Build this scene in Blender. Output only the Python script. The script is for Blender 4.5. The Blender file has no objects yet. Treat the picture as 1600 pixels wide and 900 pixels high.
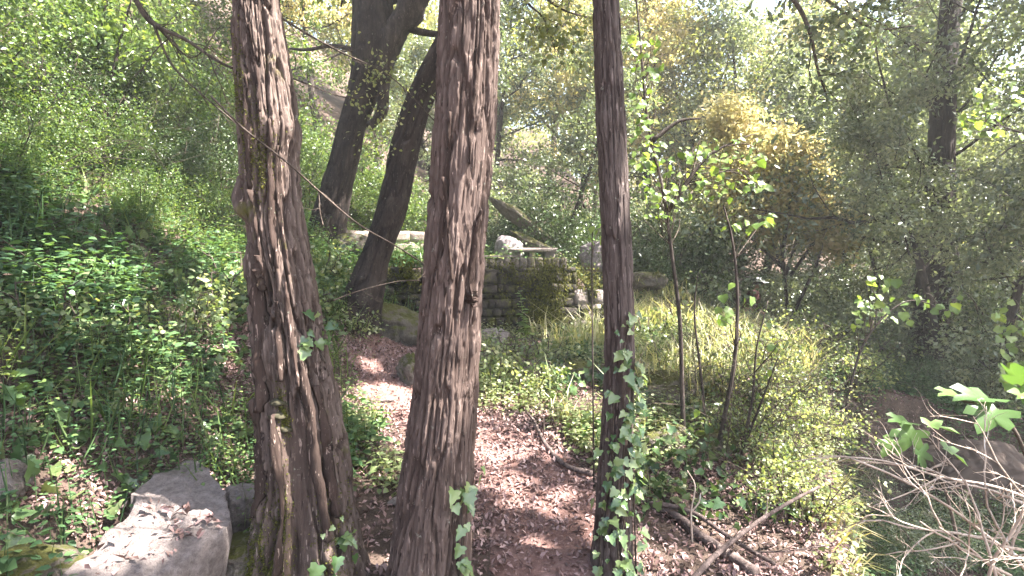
import bpy, math
import numpy as np
from mathutils import Vector, Matrix

# ------------------------------------------------------------------ camera, sky, sun, exposure
SC = bpy.context.scene
COL = SC.collection
F = 873.0                      # focal length in photo pixels (1600 wide)
CAM = np.array([0.0, 0.0, 1.6])
PITCH = math.atan(40.0 / F)
cd = bpy.data.cameras.new('camera')
cd.sensor_width = 36.0
cd.lens = 36.0 * F / 1600.0
cd.clip_start = 0.05
cd.clip_end = 1000.0
co = bpy.data.objects.new('camera', cd)
co.location = CAM
co.rotation_euler = (math.radians(90) - PITCH, 0, 0)
COL.objects.link(co)
SC.camera = co

SUN_EL, SUN_AZ = math.radians(57), math.radians(98)     # azimuth from +Y (view direction) towards +X
SUN = np.array([math.cos(SUN_EL) * math.sin(SUN_AZ), math.cos(SUN_EL) * math.cos(SUN_AZ), math.sin(SUN_EL)])
w = bpy.data.worlds.new('World')
SC.world = w
w.use_nodes = True
nt = w.node_tree
sky = nt.nodes.new('ShaderNodeTexSky')
sky.sky_type = 'NISHITA'
sky.sun_disc = False
sky.sun_elevation = SUN_EL
sky.sun_rotation = SUN_AZ
sky.air_density = 1.2
sky.dust_density = 3.0
sky.ozone_density = 1.0
bg = nt.nodes['Background']
bg.inputs['Strength'].default_value = 0.085
nt.links.new(sky.outputs['Color'], bg.inputs['Color'])
ld = bpy.data.lights.new('sun', 'SUN')
ld.energy = 5.0
ld.angle = math.radians(0.6)
ld.color = (1.0, 0.96, 0.90)
lo = bpy.data.objects.new('sun', ld)
lo.rotation_euler = Vector(SUN).to_track_quat('Z', 'Y').to_euler()
lo.location = (20, 10, 40)
COL.objects.link(lo)
SC.view_settings.view_transform = 'Standard'
SC.view_settings.look = 'None'
SC.view_settings.gamma = 1.0
SC.view_settings.exposure = 3.3
SC.cycles.max_bounces = 5
SC.cycles.diffuse_bounces = 4
SC.cycles.glossy_bounces = 1
SC.cycles.transmission_bounces = 4
SC.cycles.transparent_max_bounces = 4
SC.cycles.volume_bounces = 0
SC.cycles.sample_clamp_indirect = 6.0
SC.cycles.caustics_reflective = False
SC.cycles.caustics_refractive = False

# ------------------------------------------------------------------ noise
def _h(ix, iy, iz, seed):
    n = (ix.astype(np.int64) * 374761393 + iy.astype(np.int64) * 668265263 + iz.astype(np.int64) * 2147483647 + seed * 974711) & 0xFFFFFFFF
    n = ((n ^ (n >> 13)) * 1274126177) & 0xFFFFFFFF
    n = ((n ^ (n >> 16)) * 2246822519) & 0xFFFFFFFF
    n = n ^ (n >> 15)
    return (n & 0xFFFFFF) / float(0xFFFFFF)

def vn(x, y, z=0.0, seed=0):
    x, y, z = np.broadcast_arrays(np.asarray(x, float), np.asarray(y, float), np.asarray(z, float))
    xi, yi, zi = np.floor(x), np.floor(y), np.floor(z)
    fx, fy, fz = x - xi, y - yi, z - zi
    fx, fy, fz = [t * t * (3 - 2 * t) for t in (fx, fy, fz)]
    r = 0.0
    for a in (0, 1):
        for b in (0, 1):
            for c in (0, 1):
                r = r + _h(xi + a, yi + b, zi + c, seed) * (fx if a else 1 - fx) * (fy if b else 1 - fy) * (fz if c else 1 - fz)
    return r

def fbm(x, y, z=0.0, seed=0, o=4):
    s, a, t = 0.0, 1.0, 0.0
    x, y, z = np.asarray(x, float), np.asarray(y, float), np.asarray(z, float)
    for i in range(o):
        s = s + a * vn(x, y, z, seed + i * 17)
        t += a
        a *= 0.5
        x, y, z = x * 2.03, y * 2.03, z * 2.03
    return s / t

def sm(a, b, x):
    t = np.clip((np.asarray(x, float) - a) / (b - a), 0, 1)
    return t * t * (3 - 2 * t)

# ------------------------------------------------------------------ terrain height and pixel helpers
def wall_line(x):
    return 7.75 + 0.235 * (x + 1.95)

def H(x, y):
    x = np.asarray(x, float); y = np.asarray(y, float)
    base = np.clip(0.105 * (y - 2.6), -0.12, 0.55)
    s = sm(2.2, 6.5, x)
    z = base * (1 - s) - 0.3 * s
    q = -x - 1.2
    z = z + 0.72 * (0.5 * (q + np.sqrt(q * q + 0.12)))
    # bump of the bank to the right of the path
    z = z + 0.16 * np.exp(-((x - 1.1) / 0.8) ** 2 - ((y - 5.6) / 1.1) ** 2)
    z = z - 0.18 * np.exp(-((x + 1.65) / 0.5) ** 2 - ((y - 2.3) / 0.55) ** 2)
    # hill behind
    r = sm(2.0, 6.0, x)
    z = z + 0.34 * np.maximum(0, y - 10.6) * (1 - r) + 0.22 * np.maximum(0, y - 15.0) * r
    z = z - 0.4 * r * sm(10.0, 12.3, y) * (1 - sm(14.5, 17, y))
    # terrace held by the wall
    m = sm(0.10, 0.24, y - wall_line(x)) * (1 - sm(0.85, 1.7, x)) * sm(-3.4, -2.1, x)
    z = z + m * np.maximum(0, 1.5 - z)
    m2 = sm(8.6, 9.4, y) * (1 - sm(2.6, 4.0, x)) * sm(0.8, 1.4, x) * (1 - sm(10.5, 12, y))
    z = z + m2 * np.maximum(0, 0.95 - z)
    # gully on the right
    e = x - (1.75 + 0.42 * (y - 3.0)) + 0.25 * (fbm(x * 1.7, y * 1.7, 0, 5) - 0.5)
    far = 1 - sm(6.1, 6.7, y + 0.5 * (vn(x * 1.3, 0, 0, 3) - 0.5))
    z = z - 1.25 * sm(0, 0.55, e) * far * (1 - sm(7.5, 9.5, x))
    near = np.exp(-((np.hypot(x, y) - 8) / 14) ** 2)
    z = z + 0.14 * (fbm(x * 0.9, y * 0.9, 0, 11) - 0.5) + 0.05 * near * (fbm(x * 5, y * 5, 0, 12) - 0.5)
    return z

def h1(x, y):
    return float(H(np.array([x]), np.array([y]))[0])

RX = np.array([1.0, 0, 0]); FW = np.array([0, math.cos(PITCH), -math.sin(PITCH)]); UP = np.array([0, math.sin(PITCH), math.cos(PITCH)])
def ray(px, py):
    return RX * ((px - 800) / F) + UP * ((450 - py) / F) + FW
def W(px, py, Y):
    d = ray(px, py)
    return CAM + d * (Y / d[1])
def G(px, py, y0=1.5):
    d = ray(px, py); d = d / d[1]
    t = np.arange(y0, 60, 0.03)
    P = CAM[None] + d[None] * t[:, None]
    k = np.argmax(P[:, 2] < H(P[:, 0], P[:, 1]))
    p = P[k].copy()
    p[2] = h1(p[0], p[1])
    return p

# ------------------------------------------------------------------ meshes and objects
def mk_mesh(name, parts, mat=None, rnd=None, smooth=True, pt=None):
    """parts: list of (V, F) with F an (n,k) int array; rnd: per-face values; pt: per-vertex values"""
    vs, loops, sizes, off = [], [], [], 0
    for V, Fc in parts:
        V = np.asarray(V, float); Fc = np.asarray(Fc, np.int64)
        vs.append(V); loops.append((Fc + off).ravel()); sizes.append(np.full(len(Fc), Fc.shape[1], np.int64))
        off += len(V)
    V = np.concatenate(vs); L = np.concatenate(loops); S = np.concatenate(sizes)
    me = bpy.data.meshes.new(name)
    me.vertices.add(len(V)); me.loops.add(len(L)); me.polygons.add(len(S))
    me.vertices.foreach_set('co', V.astype(np.float32).ravel())
    me.loops.foreach_set('vertex_index', L.astype(np.int32))
    st = np.zeros(len(S), np.int32); st[1:] = np.cumsum(S)[:-1]
    me.polygons.foreach_set('loop_start', st)
    if smooth:
        me.polygons.foreach_set('use_smooth', np.ones(len(S), bool))
    if rnd is not None:
        a = me.attributes.new('rnd', 'FLOAT', 'FACE')
        a.data.foreach_set('value', np.asarray(rnd, np.float32))
    if pt is not None:
        a = me.attributes.new('bark', 'FLOAT', 'POINT')
        a.data.foreach_set('value', np.asarray(pt, np.float32))
    me.update(calc_edges=True)
    if mat is not None:
        me.materials.append(mat)
    return me

def link(name, me, parent=None, kind=None):
    o = bpy.data.objects.new(name, me)
    COL.objects.link(o)
    if parent is not None:
        o.parent = parent
    if kind:
        o['kind'] = kind
    return o

def tag(o, label, cat, group=None, kind=None):
    o['label'] = label; o['category'] = cat
    if group: o['group'] = group
    if kind: o['kind'] = kind
    return o

def thing(name, label, cat, loc=(0, 0, 0), rz=0.0, group=None):
    o = bpy.data.objects.new(name, None)
    o.empty_display_size = 0.1
    o.location = loc; o.rotation_euler = (0, 0, rz)
    COL.objects.link(o)
    return tag(o, label, cat, group)

def part(name, parent, parts, mat, rnd=None, smooth=True, pt=None, kind=None, world=True):
    if world:
        l = np.array(parent.location)
        parts = [(np.asarray(V, float) - l, Fc) for V, Fc in parts]
    return link(name, mk_mesh(name, parts, mat, rnd, smooth, pt), parent, kind)

def copy_thing(root, loc, rz, sc, label=None, group=None, name=None):
    r = root.copy(); COL.objects.link(r)
    if name: r.name = name
    r.location = loc; r.rotation_euler = (0, 0, rz); r.scale = sc if hasattr(sc, '__len__') else (sc, sc, sc)
    if label: r['label'] = label
    if group: r['group'] = group
    for ch in list(root.children):
        c = ch.copy(); COL.objects.link(c); c.parent = r
    return r

def unit(v):
    v = np.asarray(v, float)
    return v / np.maximum(np.linalg.norm(v, axis=-1, keepdims=True), 1e-9)

def catmull(P, n=6):
    P = np.asarray(P, float)
    Q = np.concatenate([[2 * P[0] - P[1]], P, [2 * P[-1] - P[-2]]])
    out = []
    for i in range(1, len(Q) - 2):
        for t in np.linspace(0, 1, n, endpoint=False):
            a, b, c, d = Q[i - 1], Q[i], Q[i + 1], Q[i + 2]
            out.append(0.5 * (2 * b + (c - a) * t + (2 * a - 5 * b + 4 * c - d) * t * t + (3 * b - a - 3 * c + d) * t ** 3))
    out.append(P[-1])
    return np.array(out)

def tube(P, r, sides=6, rough=0.0, seed=0):
    P = np.asarray(P, float); n = len(P)
    r = np.broadcast_to(np.asarray(r, float), (n,))
    T = unit(np.gradient(P, axis=0))
    ref = np.array([0, 0, 1.0]) if abs(T[0][2]) < 0.9 else np.array([1.0, 0, 0])
    N = np.zeros_like(P); cur = unit(np.cross(T[0], ref))
    for i in range(n):
        cur = unit(cur - T[i] * np.dot(cur, T[i])); N[i] = cur
    B = np.cross(T, N)
    a = np.linspace(0, 2 * np.pi, sides, endpoint=False)
    V = P[:, None] + r[:, None, None] * (np.cos(a)[None, :, None] * N[:, None] + np.sin(a)[None, :, None] * B[:, None])
    V = V.reshape(-1, 3)
    if rough:
        V = V + (rough * np.repeat(r, sides)[:, None]) * (np.stack([vn(V[:, 0] * 9, V[:, 1] * 9, V[:, 2] * 9, seed + k) for k in range(3)], 1) - 0.5)
    i = np.arange(n - 1)[:, None] * sides; j = np.arange(sides)[None]
    k = (j + 1) % sides
    Fc = np.stack([i + j, i + k, i + sides + k, i + sides + j], -1).reshape(-1, 4)
    V = np.concatenate([V, P[:1], P[-1:]])
    c0, c1 = n * sides, n * sides + 1
    jj = np.arange(sides)
    caps = np.concatenate([np.stack([np.full(sides, c0), (jj + 1) % sides, jj, jj], 1), np.stack([np.full(sides, c1), (n - 1) * sides + jj, (n - 1) * sides + (jj + 1) % sides, (n - 1) * sides + (jj + 1) % sides], 1)])
    return V, Fc, caps[:, :3]

def tubes(lst):
    """list of tube() outputs -> parts list"""
    out = []
    for V, Fq, Ft in lst:
        n = len(V)
        out.append((V, Fq)); out.append((V[:0].reshape(0, 3), Ft - n + 0))
    return out

def merge_tubes(lst):
    vs, q, t, off = [], [], [], 0
    for V, Fq, Ft in lst:
        vs.append(V); q.append(Fq + off); t.append(Ft + off); off += len(V)
    V = np.concatenate(vs)
    return [(V, np.concatenate(q)), (np.zeros((0, 3)), np.concatenate(t) - off)]

# leaf templates: x along the leaf, y across, z along the normal
T_DIA = (np.array([[0, 0, 0], [0.45, 0.27, 0.06], [1, 0, -0.05], [0.45, -0.27, 0.06]]), np.array([[0, 1, 2], [0, 2, 3]]))
T_OVA = (np.array([[0, 0, 0], [0.28, 0.3, 0.06], [0.68, 0.24, 0.05], [1, 0, -0.08], [0.68, -0.24, 0.05], [0.28, -0.3, 0.06]]),
         np.array([[0, 1, 5], [1, 2, 5], [2, 4, 5], [2, 3, 4]]))
def fan(ring, c, fold=0.1):
    R = [(c[0], c[1], 0.0)] + [(x, y, fold * 1.7 * abs(y) - 0.16 * x * x + 0.05 * math.sin(9 * x + 5 * y)) for x, y in ring]
    n = len(ring)
    return np.array(R), np.array([[0, 1 + i, 1 + (i + 1) % n] for i in range(n)])
T_IVY = fan([(0, 0), (-0.12, 0.22), (-0.02, 0.46), (0.24, 0.38), (0.38, 0.5), (0.5, 0.28), (0.75, 0.18), (1, 0),
             (0.75, -0.18), (0.5, -0.28), (0.38, -0.5), (0.24, -0.38), (-0.02, -0.46), (-0.12, -0.22)], (0.3, 0), 0.16)
T_MAPLE = fan([(0, 0), (-0.05, 0.26), (0.12, 0.44), (0.3, 0.42), (0.48, 0.48), (0.62, 0.34), (0.84, 0.17), (1, 0),
               (0.84, -0.17), (0.62, -0.34), (0.48, -0.48), (0.3, -0.42), (0.12, -0.44), (-0.05, -0.26)], (0.3, 0), 0.12)
T_FIG = fan([(0, 0), (-0.12, 0.18), (-0.1, 0.42), (0.1, 0.5), (0.2, 0.3), (0.42, 0.52), (0.66, 0.5), (0.5, 0.22), (0.8, 0.17), (1, 0),
             (0.8, -0.17), (0.5, -0.22), (0.66, -0.5), (0.42, -0.52), (0.2, -0.3), (0.1, -0.5), (-0.1, -0.42), (-0.12, -0.18)], (0.3, 0), 0.14)

def leaves(P, D, N, s, tmpl, rng, rvals=None):
    """leaf polygons at P along D with normal N"""
    P = np.asarray(P, float); n = len(P)
    D = unit(D); N = np.asarray(N, float); N = unit(N - D * np.sum(N * D, 1, keepdims=True)); B = np.cross(N, D)
    s = np.broadcast_to(np.asarray(s, float), (n,))
    T, Fc = tmpl
    V = P[:, None] + s[:, None, None] * (T[None, :, 0:1] * D[:, None] + T[None, :, 1:2] * B[:, None] + T[None, :, 2:3] * N[:, None])
    k = len(T)
    Fa = (Fc[None] + (np.arange(n) * k)[:, None, None]).reshape(-1, 3)
    r = rng.random(n) if rvals is None else np.asarray(rvals)
    return V.reshape(-1, 3), Fa, np.repeat(r, len(Fc))

def rleaves(P, s, tmpl, rng, up=0.6, rv=None):
    n = len(P)
    N = unit(rng.normal(size=(n, 3)) + np.array([0, 0, up * 1.6]))
    D = rng.normal(size=(n, 3)); D[:, 2] -= 0.3
    return leaves(P, D, N, s * rng.uniform(0.65, 1.25, n), tmpl, rng, rv)

# ------------------------------------------------------------------ materials
MATS = {}
def nodes(name):
    m = bpy.data.materials.new(name); m.use_nodes = True
    t = m.node_tree
    for n in list(t.nodes):
        if n.type not in ('OUTPUT_MATERIAL', 'BSDF_PRINCIPLED'):
            t.nodes.remove(n)
    return m, t, t.nodes['Principled BSDF'], t.nodes['Material Output']

def ramp(t, cols, fac):
    r = t.nodes.new('ShaderNodeValToRGB')
    e = r.color_ramp.elements
    n = len(cols)
    for i, c in enumerate(cols):
        p = i / (n - 1)
        if i == 0: el = e[0]; el.position = 0
        elif i == n - 1: el = e[-1]; el.position = 1
        else: el = e.new(p)
        el.color = (c[0], c[1], c[2], 1)
    t.links.new(fac, r.inputs['Fac'])
    return r.outputs['Color']

def leaf_mat(name, cols, trans=0.45, rough=0.42, tint=(1.25, 1.2, 0.55), objrand=False, spec=0.4):
    m, t, p, out = nodes(name)
    if objrand:
        oi = t.nodes.new('ShaderNodeObjectInfo'); fac = oi.outputs['Random']
    else:
        at = t.nodes.new('ShaderNodeAttribute'); at.attribute_name = 'rnd'
        oi = t.nodes.new('ShaderNodeObjectInfo')
        ad = t.nodes.new('ShaderNodeMath'); ad.operation = 'MULTIPLY_ADD'
        t.links.new(oi.outputs['Random'], ad.inputs[0]); ad.inputs[1].default_value = 0.24
        t.links.new(at.outputs['Fac'], ad.inputs[2])
        sb = t.nodes.new('ShaderNodeMath'); sb.operation = 'SUBTRACT'; sb.inputs[1].default_value = 0.12
        t.links.new(ad.outputs[0], sb.inputs[0]); fac = sb.outputs[0]
    c = ramp(t, cols, fac)
    t.links.new(c, p.inputs['Base Color'])
    p.inputs['Roughness'].default_value = rough
    p.inputs['Specular IOR Level'].default_value = spec
    tr = t.nodes.new('ShaderNodeBsdfTranslucent')
    mx = t.nodes.new('ShaderNodeMix'); mx.data_type = 'RGBA'; mx.blend_type = 'MULTIPLY'
    mx.inputs[0].default_value = 1.0
    t.links.new(c, mx.inputs[6]); mx.inputs[7].default_value = (*tint, 1)
    t.links.new(mx.outputs[2], tr.inputs['Color'])
    ms = t.nodes.new('ShaderNodeMixShader'); ms.inputs[0].default_value = trans
    t.links.new(p.outputs[0], ms.inputs[1]); t.links.new(tr.outputs[0], ms.inputs[2])
    t.links.new(ms.outputs[0], out.inputs['Surface'])
    MATS[name] = m
    return m

def tex_noise(t, scale, vec=None, detail=5, rough=0.6):
    n = t.nodes.new('ShaderNodeTexNoise')
    n.inputs['Scale'].default_value = scale; n.inputs['Detail'].default_value = detail; n.inputs['Roughness'].default_value = rough
    if vec is not None: t.links.new(vec, n.inputs['Vector'])
    return n.outputs['Fac']

def mixc(t, a, b, fac):
    mx = t.nodes.new('ShaderNodeMix'); mx.data_type = 'RGBA'
    t.links.new(fac, mx.inputs[0])
    for s, i in ((a, 6), (b, 7)):
        if hasattr(s, 'is_linked'): t.links.new(s, mx.inputs[i])
        else: mx.inputs[i].default_value = (*s, 1)
    return mx.outputs[2]

def thresh(t, v, a, b):
    m = t.nodes.new('ShaderNodeMapRange'); m.inputs[1].default_value = a; m.inputs[2].default_value = b
    t.links.new(v, m.inputs[0])
    return m.outputs[0]

def bump(t, p, h, strength, dist):
    b = t.nodes.new('ShaderNodeBump'); b.inputs['Strength'].default_value = strength; b.inputs['Distance'].default_value = dist
    t.links.new(h, b.inputs['Height']); t.links.new(b.outputs[0], p.inputs['Normal'])

def bark_mat(name, groove, mid, ridge, moss=None, moss_lo=0.55, zs=0.12, sc=60, use_attr=True, moss_top=None):
    m, t, p, out = nodes(name)
    tc = t.nodes.new('ShaderNodeTexCoord'); mp = t.nodes.new('ShaderNodeMapping')
    t.links.new(tc.outputs['Object'], mp.inputs['Vector']); mp.inputs['Scale'].default_value = (1, 1, zs)
    mp2 = t.nodes.new('ShaderNodeMapping'); t.links.new(tc.outputs['Object'], mp2.inputs['Vector']); mp2.inputs['Scale'].default_value = (1, 1, 0.14)
    f1 = tex_noise(t, sc, mp.outputs[0], 6, 0.7)
    f2 = tex_noise(t, 5, tc.outputs['Object'], 4)
    if use_attr:
        at = t.nodes.new('ShaderNodeAttribute'); at.attribute_name = 'bark'
        ad = t.nodes.new('ShaderNodeMath'); ad.operation = 'MULTIPLY_ADD'
        t.links.new(f1, ad.inputs[0]); ad.inputs[1].default_value = 0.95; 
        sc2 = t.nodes.new('ShaderNodeMath'); sc2.operation = 'MULTIPLY_ADD'; sc2.inputs[1].default_value = 0.75; sc2.inputs[2].default_value = -0.34
        t.links.new(at.outputs['Fac'], sc2.inputs[0]); t.links.new(sc2.outputs[0], ad.inputs[2])
        fac = ad.outputs[0]  # relief tints the bark: inner bark tone plus shade painted into grooves
    else:
        fac = thresh(t, f1, 0.3, 0.7)
    c = ramp(t, [groove, mid, ridge], fac)
    c = mixc(t, c, tuple(x * 0.7 for x in mid), thresh(t, f2, 0.52, 0.72))
    f4 = tex_noise(t, 75, mp2.outputs[0], 3, 0.6)
    c = mixc(t, c, tuple(min(0.6, x * 1.6) for x in ridge), thresh(t, f4, 0.63, 0.67))
    c = mixc(t, c, tuple(x * 0.75 for x in groove), thresh(t, tex_noise(t, 60, mp2.outputs[0], 2, 0.5), 0.36, 0.31))
    if use_attr:
        c = mixc(t, c, (0.20, 0.195, 0.16), thresh(t, tex_noise(t, 22, tc.outputs['Object'], 7, 0.75), 0.635, 0.68))
        c = mixc(t, c, tuple(x * 1.35 for x in mid), thresh(t, tex_noise(t, 2.2, tc.outputs['Object'], 3), 0.55, 0.8))
    if moss:
        f3 = tex_noise(t, 3.2, tc.outputs['Object'], 6, 0.7)
        mk = thresh(t, f3, moss_lo, moss_lo + 0.1)
        c = mixc(t, c, moss, mk)
    t.links.new(c, p.inputs['Base Color'])
    p.inputs['Roughness'].default_value = 0.9
    p.inputs['Specular IOR Level'].default_value = 0.15
    bump(t, p, f1, 0.9, 0.012)
    MATS[name] = m
    return m

def stone_mat(name, cols, moss=(0.065, 0.065, 0.016), moss_lo=0.58, sc=9, mossup=False):
    m, t, p, out = nodes(name)
    tc = t.nodes.new('ShaderNodeTexCoord'); ge = t.nodes.new('ShaderNodeNewGeometry'); oi = t.nodes.new('ShaderNodeObjectInfo')
    pos = ge.outputs['Position']
    f1 = tex_noise(t, sc, pos, 8, 0.7)
    f2 = tex_noise(t, sc * 6, pos, 5, 0.7)
    c = ramp(t, cols, thresh(t, f1, 0.3, 0.7))
    c = mixc(t, c, tuple(x * 0.55 for x in cols[0]), thresh(t, f2, 0.55, 0.75))
    hs = t.nodes.new('ShaderNodeHueSaturation')
    v = t.nodes.new('ShaderNodeMath'); v.operation = 'MULTIPLY_ADD'; v.inputs[1].default_value = 0.5; v.inputs[2].default_value = 0.75
    t.links.new(oi.outputs['Random'], v.inputs[0]); t.links.new(v.outputs[0], hs.inputs['Value']); t.links.new(c, hs.inputs['Color'])
    c = hs.outputs[0]
    f3 = tex_noise(t, 5.5, pos, 9, 0.78)
    if mossup:
        sx = t.nodes.new('ShaderNodeSeparateXYZ'); t.links.new(ge.outputs['Normal'], sx.inputs[0])
        a = t.nodes.new('ShaderNodeMath'); a.operation = 'MULTIPLY_ADD'; a.inputs[1].default_value = 0.18
        t.links.new(sx.outputs[2], a.inputs[0]); t.links.new(f3, a.inputs[2]); f3 = a.outputs[0]
    c = mixc(t, c, moss, thresh(t, f3, moss_lo, moss_lo + 0.09))
    t.links.new(c, p.inputs['Base Color'])
    p.inputs['Roughness'].default_value = 0.9
    p.inputs['Specular IOR Level'].default_value = 0.2
    ad = t.nodes.new('ShaderNodeMath'); ad.operation = 'ADD'
    t.links.new(f1, ad.inputs[0]); t.links.new(f2, ad.inputs[1])
    bump(t, p, ad.outputs[0], 1.0, 0.03)
    MATS[name] = m
    return m

def soil_mat(name, cols, sc=7.0):
    m, t, p, out = nodes(name)
    ge = t.nodes.new('ShaderNodeNewGeometry'); pos = ge.outputs['Position']
    f1 = tex_noise(t, sc, pos, 8, 0.72); f2 = tex_noise(t, sc * 9, pos, 4, 0.7); f3 = tex_noise(t, 0.9, pos, 3)
    c = ramp(t, cols, thresh(t, f1, 0.3, 0.7))
    c = mixc(t, c, tuple(x * 1.7 for x in cols[-1]), thresh(t, f2, 0.58, 0.78))
    c = mixc(t, c, tuple(x * 0.6 for x in cols[0]), thresh(t, f3, 0.5, 0.8))
    t.links.new(c, p.inputs['Base Color'])
    p.inputs['Roughness'].default_value = 0.95; p.inputs['Specular IOR Level'].default_value = 0.1
    ad = t.nodes.new('ShaderNodeMath'); ad.operation = 'ADD'
    t.links.new(f1, ad.inputs[0]); t.links.new(f2, ad.inputs[1])
    bump(t, p, ad.outputs[0], 0.8, 0.03)
    MATS[name] = m
    return m

def plain_mat(name, col, rough=0.8, var=0.25, sc=20):
    m, t, p, out = nodes(name)
    tc = t.nodes.new('ShaderNodeTexCoord')
    f = tex_noise(t, sc, tc.outputs['Object'], 5)
    c = ramp(t, [tuple(x * (1 - var) for x in col), tuple(x * (1 + var) for x in col)], f)
    t.links.new(c, p.inputs['Base Color']); p.inputs['Roughness'].default_value = rough
    p.inputs['Specular IOR Level'].default_value = 0.2
    MATS[name] = m
    return m

bark_mat('bark_left', (0.033, 0.021, 0.017), (0.068, 0.047, 0.039), (0.17, 0.126, 0.106), moss=(0.085, 0.08, 0.02), moss_lo=0.60)
bark_mat('bark_centre', (0.036, 0.023, 0.0185), (0.070, 0.047, 0.039), (0.145, 0.105, 0.09))
bark_mat('bark_slim', (0.030, 0.021, 0.018), (0.06, 0.044, 0.039), (0.13, 0.102, 0.092))
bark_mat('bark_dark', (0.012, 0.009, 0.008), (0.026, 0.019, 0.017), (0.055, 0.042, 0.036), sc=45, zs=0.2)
bark_mat('bark_wood', (0.02, 0.015, 0.013), (0.042, 0.032, 0.027), (0.085, 0.066, 0.056), sc=14, zs=0.3, use_attr=False)
bark_mat('wood_bare', (0.12, 0.075, 0.062), (0.17, 0.115, 0.10), (0.22, 0.155, 0.14), sc=30, zs=0.06, use_attr=False)
bark_mat('log_bark', (0.035, 0.025, 0.022), (0.085, 0.062, 0.056), (0.17, 0.13, 0.118), sc=20, zs=1, use_attr=False)
bark_mat('twig_pale', (0.26, 0.20, 0.16), (0.40, 0.32, 0.26), (0.52, 0.43, 0.36), sc=14, zs=1, use_attr=False)
bark_mat('twig_brown', (0.03, 0.022, 0.018), (0.065, 0.049, 0.039), (0.12, 0.092, 0.075), sc=14, zs=1, use_attr=False)
leaf_mat('leaf_green', [(0.045, 0.08, 0.025), (0.085, 0.14, 0.04), (0.14, 0.20, 0.06), (0.23, 0.275, 0.10)], trans=0.48, rough=0.36, spec=0.5)
leaf_mat('leaf_yellow', [(0.18, 0.19, 0.08), (0.33, 0.31, 0.14), (0.48, 0.43, 0.22), (0.56, 0.45, 0.26)], trans=0.5, tint=(1.15, 1.1, 0.7))
leaf_mat('leaf_olive', [(0.065, 0.085, 0.034), (0.14, 0.17, 0.065), (0.24, 0.26, 0.11), (0.37, 0.35, 0.18)], trans=0.45, rough=0.34, spec=0.6)
leaf_mat('leaf_grey', [(0.06, 0.085, 0.046), (0.12, 0.155, 0.085), (0.21, 0.24, 0.14), (0.33, 0.345, 0.22)], trans=0.42, rough=0.32, spec=0.7, tint=(1.2, 1.2, 0.7))
leaf_mat('leaf_dark', [(0.025, 0.045, 0.016), (0.04, 0.068, 0.024), (0.06, 0.095, 0.03), (0.09, 0.12, 0.04)], trans=0.25, rough=0.32)
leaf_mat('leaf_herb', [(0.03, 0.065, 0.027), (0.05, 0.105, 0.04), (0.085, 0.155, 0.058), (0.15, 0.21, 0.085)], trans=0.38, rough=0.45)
leaf_mat('leaf_ivy', [(0.045, 0.09, 0.03), (0.09, 0.15, 0.05), (0.17, 0.235, 0.09), (0.24, 0.29, 0.13)], trans=0.3, rough=0.25, spec=0.7, objrand=True)
leaf_mat('leaf_ivy_ground', [(0.035, 0.065, 0.026), (0.055, 0.10, 0.035), (0.09, 0.14, 0.05), (0.14, 0.17, 0.07)], trans=0.25, rough=0.28)
leaf_mat('leaf_fig', [(0.05, 0.10, 0.03), (0.08, 0.145, 0.04), (0.12, 0.19, 0.05)], trans=0.4, rough=0.4, objrand=True)
leaf_mat('leaf_fresh', [(0.09, 0.15, 0.035), (0.145, 0.22, 0.05), (0.24, 0.31, 0.09)], trans=0.5, rough=0.4, objrand=True)
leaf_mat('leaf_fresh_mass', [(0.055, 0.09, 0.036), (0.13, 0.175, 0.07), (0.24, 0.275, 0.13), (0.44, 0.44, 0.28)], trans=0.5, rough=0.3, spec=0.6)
leaf_mat('leaf_cream', [(0.26, 0.25, 0.11), (0.42, 0.385, 0.19), (0.56, 0.50, 0.28), (0.60, 0.47, 0.29)], trans=0.5, tint=(1.1, 1.05, 0.8))
leaf_mat('grass', [(0.14, 0.18, 0.065), (0.26, 0.28, 0.12), (0.46, 0.43, 0.26), (0.62, 0.55, 0.40)], trans=0.4, rough=0.5)
leaf_mat('dry_grass', [(0.10, 0.11, 0.035), (0.17, 0.165, 0.06), (0.28, 0.24, 0.12), (0.42, 0.35, 0.21)], trans=0.35, rough=0.5)
leaf_mat('litter', [(0.07, 0.04, 0.034), (0.15, 0.086, 0.076), (0.245, 0.15, 0.137), (0.40, 0.28, 0.26)], trans=0.08, rough=0.65, tint=(1, 0.9, 0.8))
leaf_mat('moss', [(0.04, 0.045, 0.012), (0.075, 0.078, 0.018), (0.14, 0.135, 0.032)], trans=0.3, rough=0.8, spec=0.1)
soil_mat('ground', [(0.045, 0.032, 0.025), (0.085, 0.06, 0.048), (0.14, 0.10, 0.08)])
soil_mat('path', [(0.11, 0.06, 0.05), (0.18, 0.105, 0.09), (0.26, 0.165, 0.145)])
stone_mat('rock', [(0.13, 0.105, 0.095), (0.23, 0.19, 0.172), (0.32, 0.27, 0.245)], moss_lo=0.62)
stone_mat('rock_mossy', [(0.07, 0.057, 0.047), (0.12, 0.10, 0.083), (0.19, 0.16, 0.135)], moss_lo=0.56, mossup=True)
stone_mat('rock_lilac', [(0.12, 0.098, 0.103), (0.22, 0.185, 0.19), (0.34, 0.29, 0.30)], moss_lo=0.6)
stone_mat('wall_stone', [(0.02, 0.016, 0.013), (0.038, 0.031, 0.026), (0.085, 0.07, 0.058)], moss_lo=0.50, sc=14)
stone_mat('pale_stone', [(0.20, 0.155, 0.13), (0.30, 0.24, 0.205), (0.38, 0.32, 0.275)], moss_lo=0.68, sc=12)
stone_mat('slab_rock', [(0.14, 0.11, 0.10), (0.25, 0.205, 0.19), (0.36, 0.30, 0.28)], moss_lo=0.68, sc=26)
plain_mat('shelf', (0.045, 0.040, 0.024), 0.95, 0.4, 60)
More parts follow.
